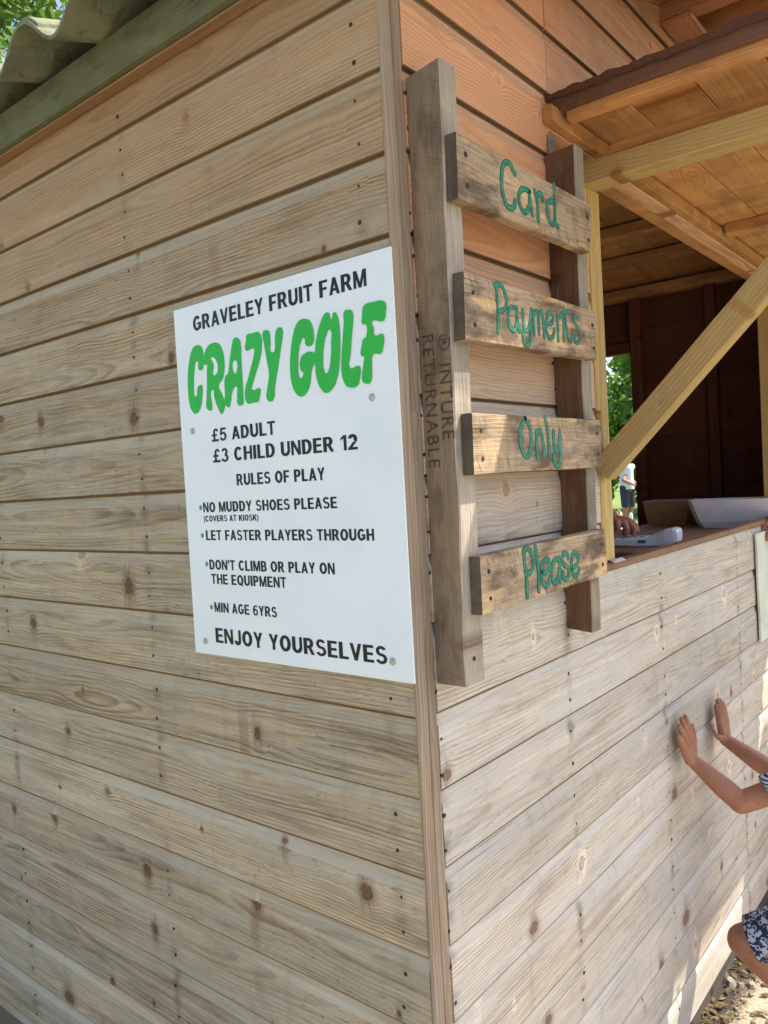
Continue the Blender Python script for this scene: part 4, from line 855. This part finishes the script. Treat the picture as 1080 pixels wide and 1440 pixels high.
def printmat(name, basec, inkc, mode):
    s = N(name); P = s.obj()
    if mode == 'dots':
        vo = s.n('ShaderNodeTexVoronoi'); s.set(vo.inputs['Vector'], P); vo.inputs['Scale'].default_value = 95.; vo.inputs['Randomness'].default_value = .55
        dots = s.smooth(vo.outputs['Distance'], .20, .30, 1., 0.)
        b = s.noise(P, 13., 1.); leaf = s.smooth(b, .50, .52); rim = s.m('MULTIPLY', s.smooth(b, .455, .475), s.smooth(b, .495, .51, 1., 0.))
        c = s.mix(dots, basec, inkc); c = s.mix(leaf, c, tuple(x*.82 for x in basec)); c = s.mix(rim, c, inkc)
        st_ = s.m('SINE', s.m('MULTIPLY', s.sep(P)[2], 900.)); c = s.mix(s.m('MULTIPLY', s.smooth(b, .58, .60), s.smooth(st_, .0, .2)), c, inkc)
    else:
        b = s.noise(P, 44., 2., .6); x, y, z = s.sep(P); wv = s.m('SINE', s.m('MULTIPLY', s.m('ADD', z, s.m('MULTIPLY', x, .5)), 620.))
        vo = s.n('ShaderNodeTexVoronoi'); s.set(vo.inputs['Vector'], P); vo.inputs['Scale'].default_value = 58.
        d = vo.outputs['Distance']; ringp = s.m('MULTIPLY', s.smooth(d, .22, .28), s.smooth(d, .36, .42, 1., 0.))
        c = s.mix(s.smooth(b, .545, .565), inkc, basec); c = s.mix(s.m('MULTIPLY', s.smooth(b, .36, .39, 1., 0.), s.smooth(wv, .0, .2)), c, basec)
        c = s.mix(ringp, c, tuple(x*.9 for x in basec)); c = s.mix(s.smooth(d, .16, .2, 1., 0.), c, inkc)
    s.set(s.b.inputs['Base Color'], c); s.b.inputs['Roughness'].default_value = .85; return s.mat
M['dots'] = printmat('dotted_print_cotton', (.62,.65,.80), (.03,.035,.09), 'dots'); M['navy'] = printmat('navy_print_cotton', (.42,.46,.56), (.022,.03,.065), 'nv')
M['hair'] = plain('dark_hair', (.03,.02,.014), .6, var=.4, sc=80, bump=.6); M['shoe'] = plain('sandal', (.25,.12,.06), .7)
M['eye'] = plain('eye_white', (.75,.75,.72), .3); M['iris'] = plain('iris', (.04,.025,.015), .3); M['lip'] = plain('lip', (.35,.12,.10), .5)
def Z3(x, y, z): return Vector((x, y, z + H))
def headcaps(c, f, r):
    """skull, jaw, nose, ears; c centre, f the way the face looks, r half height of the head"""
    c = Vector(c); f = Vector(f).normalized(); u_ = Vector((0,0,1)); s_ = f.cross(u_).normalized()
    return [(c - f*r*.18 + u_*r*.15, r*.80, c + f*r*.12 + u_*r*.2, r*.76), (c + f*r*.15 - u_*r*.25, r*.62, c + f*r*.32 - u_*r*.62, r*.34),
            (c + f*r*.80 + u_*r*.02, r*.10, c + f*r*.95 - u_*r*.20, r*.14), (c + s_*r*.78 - u_*r*.05, r*.13, c + s_*r*.80 + u_*r*.1, r*.15), (c - s_*r*.78 - u_*r*.05, r*.13, c - s_*r*.80 + u_*r*.1, r*.15)]
def face(c, f, r, parent):
    c = Vector(c); f = Vector(f).normalized(); u_ = Vector((0,0,1)); s_ = f.cross(u_).normalized()
    for k in (-1, 1):
        e = c + f*r*.74 + u_*r*.05 + s_*k*r*.32; mb = MB(); mb.tube([e - s_*r*.10, e - s_*r*.05, e + s_*r*.05, e + s_*r*.10], [r*.02, r*.09, r*.09, r*.02], 8); mb.build('eye', M['eye'], parent, smooth=True)
        mb = MB(); mb.tube([e + f*r*.07, e + f*r*.10], r*.05, 10); mb.build('iris', M['iris'], parent)
    m_ = c + f*r*.74 - u_*r*.42; mb = MB(); mb.tube([m_ - s_*r*.2, m_ + f*r*.05 - s_*r*.06, m_ + f*r*.05 + s_*r*.06, m_ + s_*r*.2], [r*.015, r*.06, r*.06, r*.015], 8); mb.build('mouth', M['lip'], parent, smooth=True)
def hairon(c, f, r, parent, long=False, bun=False):
    c = Vector(c); f = Vector(f).normalized(); u_ = Vector((0,0,1)); caps = [(c - f*r*.28 + u_*r*.28, r*.86, c - f*r*.02 + u_*r*.42, r*.72)]
    if long: caps.append((c - f*r*.42, r*.66, c - f*r*.55 - u_*r*1.0, r*.40))
    return blob('hair', caps, r*.08, M['hair'], parent, 4)
# child: both palms on the wall, one knee raised against it
CH = empty('person', (1.40, -.40, 0), 'small child in a dotted top and navy print shorts pressing both palms on the wall', 'person')
LS, RS = Z3(1.285,-.345,-.435), Z3(1.475,-.345,-.435); LE, RE = Z3(1.178,-.155,-.520), Z3(1.505,-.168,-.548)
LW, RW = Z3(1.172,-.034,-.424), Z3(1.474,-.036,-.456)
LHp, RHp = Z3(1.325,-.41,-.80), Z3(1.445,-.42,-.80); LK, RK = Z3(1.262,-.128,-.945), Z3(1.452,-.345,-.99); LA, RA = Z3(1.375,-.295,-1.175), Z3(1.46,-.45,-1.19)
NK = Z3(1.38,-.37,-.385); HD = Z3(1.38,-.335,-.235)
caps = [(LS,.036,LE,.029),(LE,.0285,LE.lerp(LW,.35),.0285),(LE.lerp(LW,.35),.0285,LW,.0185),(RS,.036,RE,.029),(RE,.0285,RE.lerp(RW,.35),.0285),(RE.lerp(RW,.35),.0285,RW,.0185),
        (LHp,.068,LK,.046),(LK,.046,LK.lerp(LA,.35),.043),(LK.lerp(LA,.35),.043,LA,.026),(RHp,.068,RK,.046),(RK,.046,RK.lerp(RA,.35),.043),(RK.lerp(RA,.35),.043,RA,.026),
        (LA,.026,LA+Vector((.0,.11,-.045)),.020),(RA,.026,RA+Vector((.0,.11,-.035)),.020),(LA,.026,LA+Vector((0,-.02,-.04)),.024),(RA,.026,RA+Vector((0,-.02,-.035)),.024),
        (Z3(1.385,-.415,-.79),.085,Z3(1.38,-.39,-.60),.080),(Z3(1.38,-.39,-.60),.082,Z3(1.38,-.37,-.47),.078),(LS,.036,RS,.036),(NK,.034,HD,.034)]
caps += headcaps(HD, (0,1,.05), .098)
caps += hand(LW, (-.42,.06,1.0), (0.05,1,0), (1,0,0), .128, curl=.03, spread=.05, thumb=(.8,.05))
caps += hand(RW, (-.12,.06,1.0), (0.0,1,0), (-1,0,-.3), .128, curl=.03, spread=.04, thumb=(1.5,.12))
blob('body', caps, .0024, M['skinA'], CH, 5)
sh = [(Z3(1.385,-.415,-.80),.100,Z3(1.38,-.39,-.60),.093,0),(Z3(1.38,-.39,-.60),.093,Z3(1.38,-.37,-.47),.087),(LS+Vector((.01,0,0)),.044,RS-Vector((.01,0,0)),.044)]
for S0, E0 in ((LS,LE),(RS,RE)): sh.append((S0, .050, S0.lerp(E0,.70), .047, 1))
blob('top', sh, .004, M['dots'], CH, 2)
so_ = [(Z3(1.385,-.415,-.82),.104,Z3(1.385,-.41,-.74),.100,2)]
for A, B in ((LHp,LK),(RHp,RK)): so_.append((A, .086, A.lerp(B,.93), .062, 1))
blob('shorts', so_, .004, M['navy'], CH, 2)
face(HD, (0,1,.05), .098, CH); hairon(HD, (0,1,.05), .098, CH, long=True)
# adult just outside the right edge, resting a hand on the sill
def standing(lab, base, face_d, h, skin_, top_, legs_, hands, vox=.006, hl=None, group=None, long=False, shorts=True):
    x, y = base; g = gz(x, y); E = empty('person', (x, y, g), lab, 'person', group); f = Vector((*face_d, 0)).normalized(); s_ = f.cross(Vector((0,0,1))).normalized()
    P = lambda a, b, c: Vector((x, y, g)) + s_*a*h + f*b*h + Vector((0,0,c*h))
    hd = P(0,.015,.935); caps = headcaps(hd, f, h*.066); caps += [(P(0,0,.80),h*.030,hd,h*.032),(P(0,0,.54),h*.085,P(0,.0,.66),h*.075),(P(0,0,.66),h*.075,P(0,0,.76),h*.08)]
    for k in (-1, 1):
        caps += [(P(.045*k,0,.52),h*.052,P(.05*k,.01,.28),h*.033),(P(.05*k,.01,.28),h*.033,P(.05*k,-.012,.18),h*.031),(P(.05*k,-.012,.18),h*.031,P(.052*k,-.01,.045),h*.019),(P(.052*k,-.02,.022),h*.02,P(.06*k,.085,.014),h*.014)]
    arms = []
    for k, (elb, wr, d_, n_, t_, curl) in zip((-1, 1), hands):
        sh_ = P(.105*k, 0, .80); caps += [(sh_,h*.032,elb,h*.024),(elb,h*.024,elb.lerp(wr,.3),h*.0235),(elb.lerp(wr,.3),h*.0235,wr,h*.0155)] + hand(wr, d_, n_, t_, h*.105, curl=curl); arms.append((sh_, elb))
    caps.append((P(-.09,0,.80),h*.03,P(.09,0,.80),h*.03))
    blob('body', caps, vox, skin_, E, 3)
    tp = [(P(0,0,.50),h*.096,P(0,0,.66),h*.088,0),(P(0,0,.66),h*.088,P(0,0,.765),h*.090),(P(-.09,0,.795),h*.040,P(.09,0,.795),h*.040)] + [(a, h*.042, a.lerp(b,.62), h*.038, 1) for a, b in arms]
    blob('shirt', tp, vox*1.3, top_, E, 2)
    lg = [(P(0,0,.54),h*.092,P(0,0,.49),h*.094,2)] + [(P(.048*k,0,.52),h*.062,P(.052*k,.01,.27 if shorts else .05),h*(.052 if shorts else .032),1) for k in (-1, 1)]
    blob('shorts' if shorts else 'trousers', lg, vox*1.3, legs_, E, 2)
    for k in (-1, 1): blob('shoe', [(P(.052*k,-.02,.022),h*.026,P(.06*k,.09,.016),h*.020)], vox*1.3, M['shoe'], E, 2)
    face(hd, f, h*.066, E); hairon(hd, f, h*.066, E, long); return E
M['rust'] = plain('rust_cotton', (.30,.10,.06), .9); M['denim'] = plain('dark_denim', (.03,.045,.09), .9, var=.25, sc=200); M['tee'] = plain('white_tee', (.60,.63,.70), .9, var=.04); M['dark'] = plain('dark_cotton', (.035,.04,.06), .9)
W1 = Z3(2.27,-.075,.175)
standing('adult in a rust coloured top resting a hand on the sill at the right edge', (2.62,-.52), (-.25,1), 1.68, M['skinA'], M['rust'], M['denim'],
         ((Z3(2.36,-.36,.10), W1, (-1,.22,-.35), (0,.2,-1), (-.2,1,.1), .28), (Z3(2.86,-.44,-.02), Z3(2.84,-.34,-.24), (0,.1,-1), (-1,0,0), (0,1,0), .2)), vox=.0045, shorts=False)
# kiosk worker behind the front wall, hand over the card reader
standing('kiosk worker behind the wall beside the hatch reaching to the card reader', (1.02,.80), (.75,-.55), 1.66, M['skinB'], M['dark'], M['denim'],
         ((Z3(1.16,.42,.10), Z3(1.30,.60,-.20), (0,0,-1), (1,0,0), (.5,-.5,0), .2), (Z3(1.34,.70,.09), Z3(1.60,.415,.208), (.02,-1,.02), (-.1,-.2,-1), (.9,.0,.35), .50)), vox=.0045, shorts=False)
# far person beyond the doorway
g_ = gz(16.6, 6.32)
Q = lambda x, y, z: Vector((16.6+x, 6.32+y, g_+z))
standing('distant person in a pale tee shirt and dark shorts seen through the kiosk doorway', (16.6, 6.32), (-.4,-1), 1.74, M['skinB'], M['tee'], M['dark'],
         ((Q(-.25,-.02,1.10), Q(-.14,-.22,.98), (.3,-.6,-.4), (0,0,1), (0,-1,0), .4), (Q(.26,.02,1.10), Q(.12,-.2,.98), (-.3,-.6,-.4), (0,0,1), (0,-1,0), .4)), vox=.012)
# ------------------------------------------------------------------ loose stuff at the foot of the wall
M['litter'] = leafmat('dry_litter', (.12,.07,.035), (.22,.15,.08), (.30,.24,.15)); M['stone'] = plain('pale_stone', (.22,.20,.165), .9, var=.3, sc=30, bump=.6)
n_ = 2600; cs = [(random.uniform(.2,3.0), random.uniform(-.10,.25), .008) for _ in range(40)]
lv = leaves('dry_leaf_litter', cs, [.16]*40, n_, .016, M['litter'], None); v = np.empty(n_*12); lv.data.vertices.foreach_get('co', v); v = v.reshape(-1,3); v[:,2] = np.abs(v[:,2]-.008)*.12 + .004; lv.data.vertices.foreach_set('co', v.reshape(-1)); lv['kind'] = 'stuff'
mb = MB()
for i in range(900):
    x = random.uniform(.2, 3.4); y = -abs(random.gauss(0, .5)) + .05; r = random.uniform(.004, .016)*(1.6 if random.random() < .06 else 1)
    pts = []; 
    for j in range(6): a = 2*PI*j/6; pts.append((x + r*math.cos(a)*random.uniform(.7,1.2), y + r*math.sin(a)*random.uniform(.7,1.2), .001))
    tp = [(x+(a-x)*.6, y+(b-y)*.6, r*random.uniform(.6,1.0)) for a, b, c in pts]; mb.rings([pts, tp])
o = mb.build('gravel', M['stone']); o['kind'] = 'stuff'
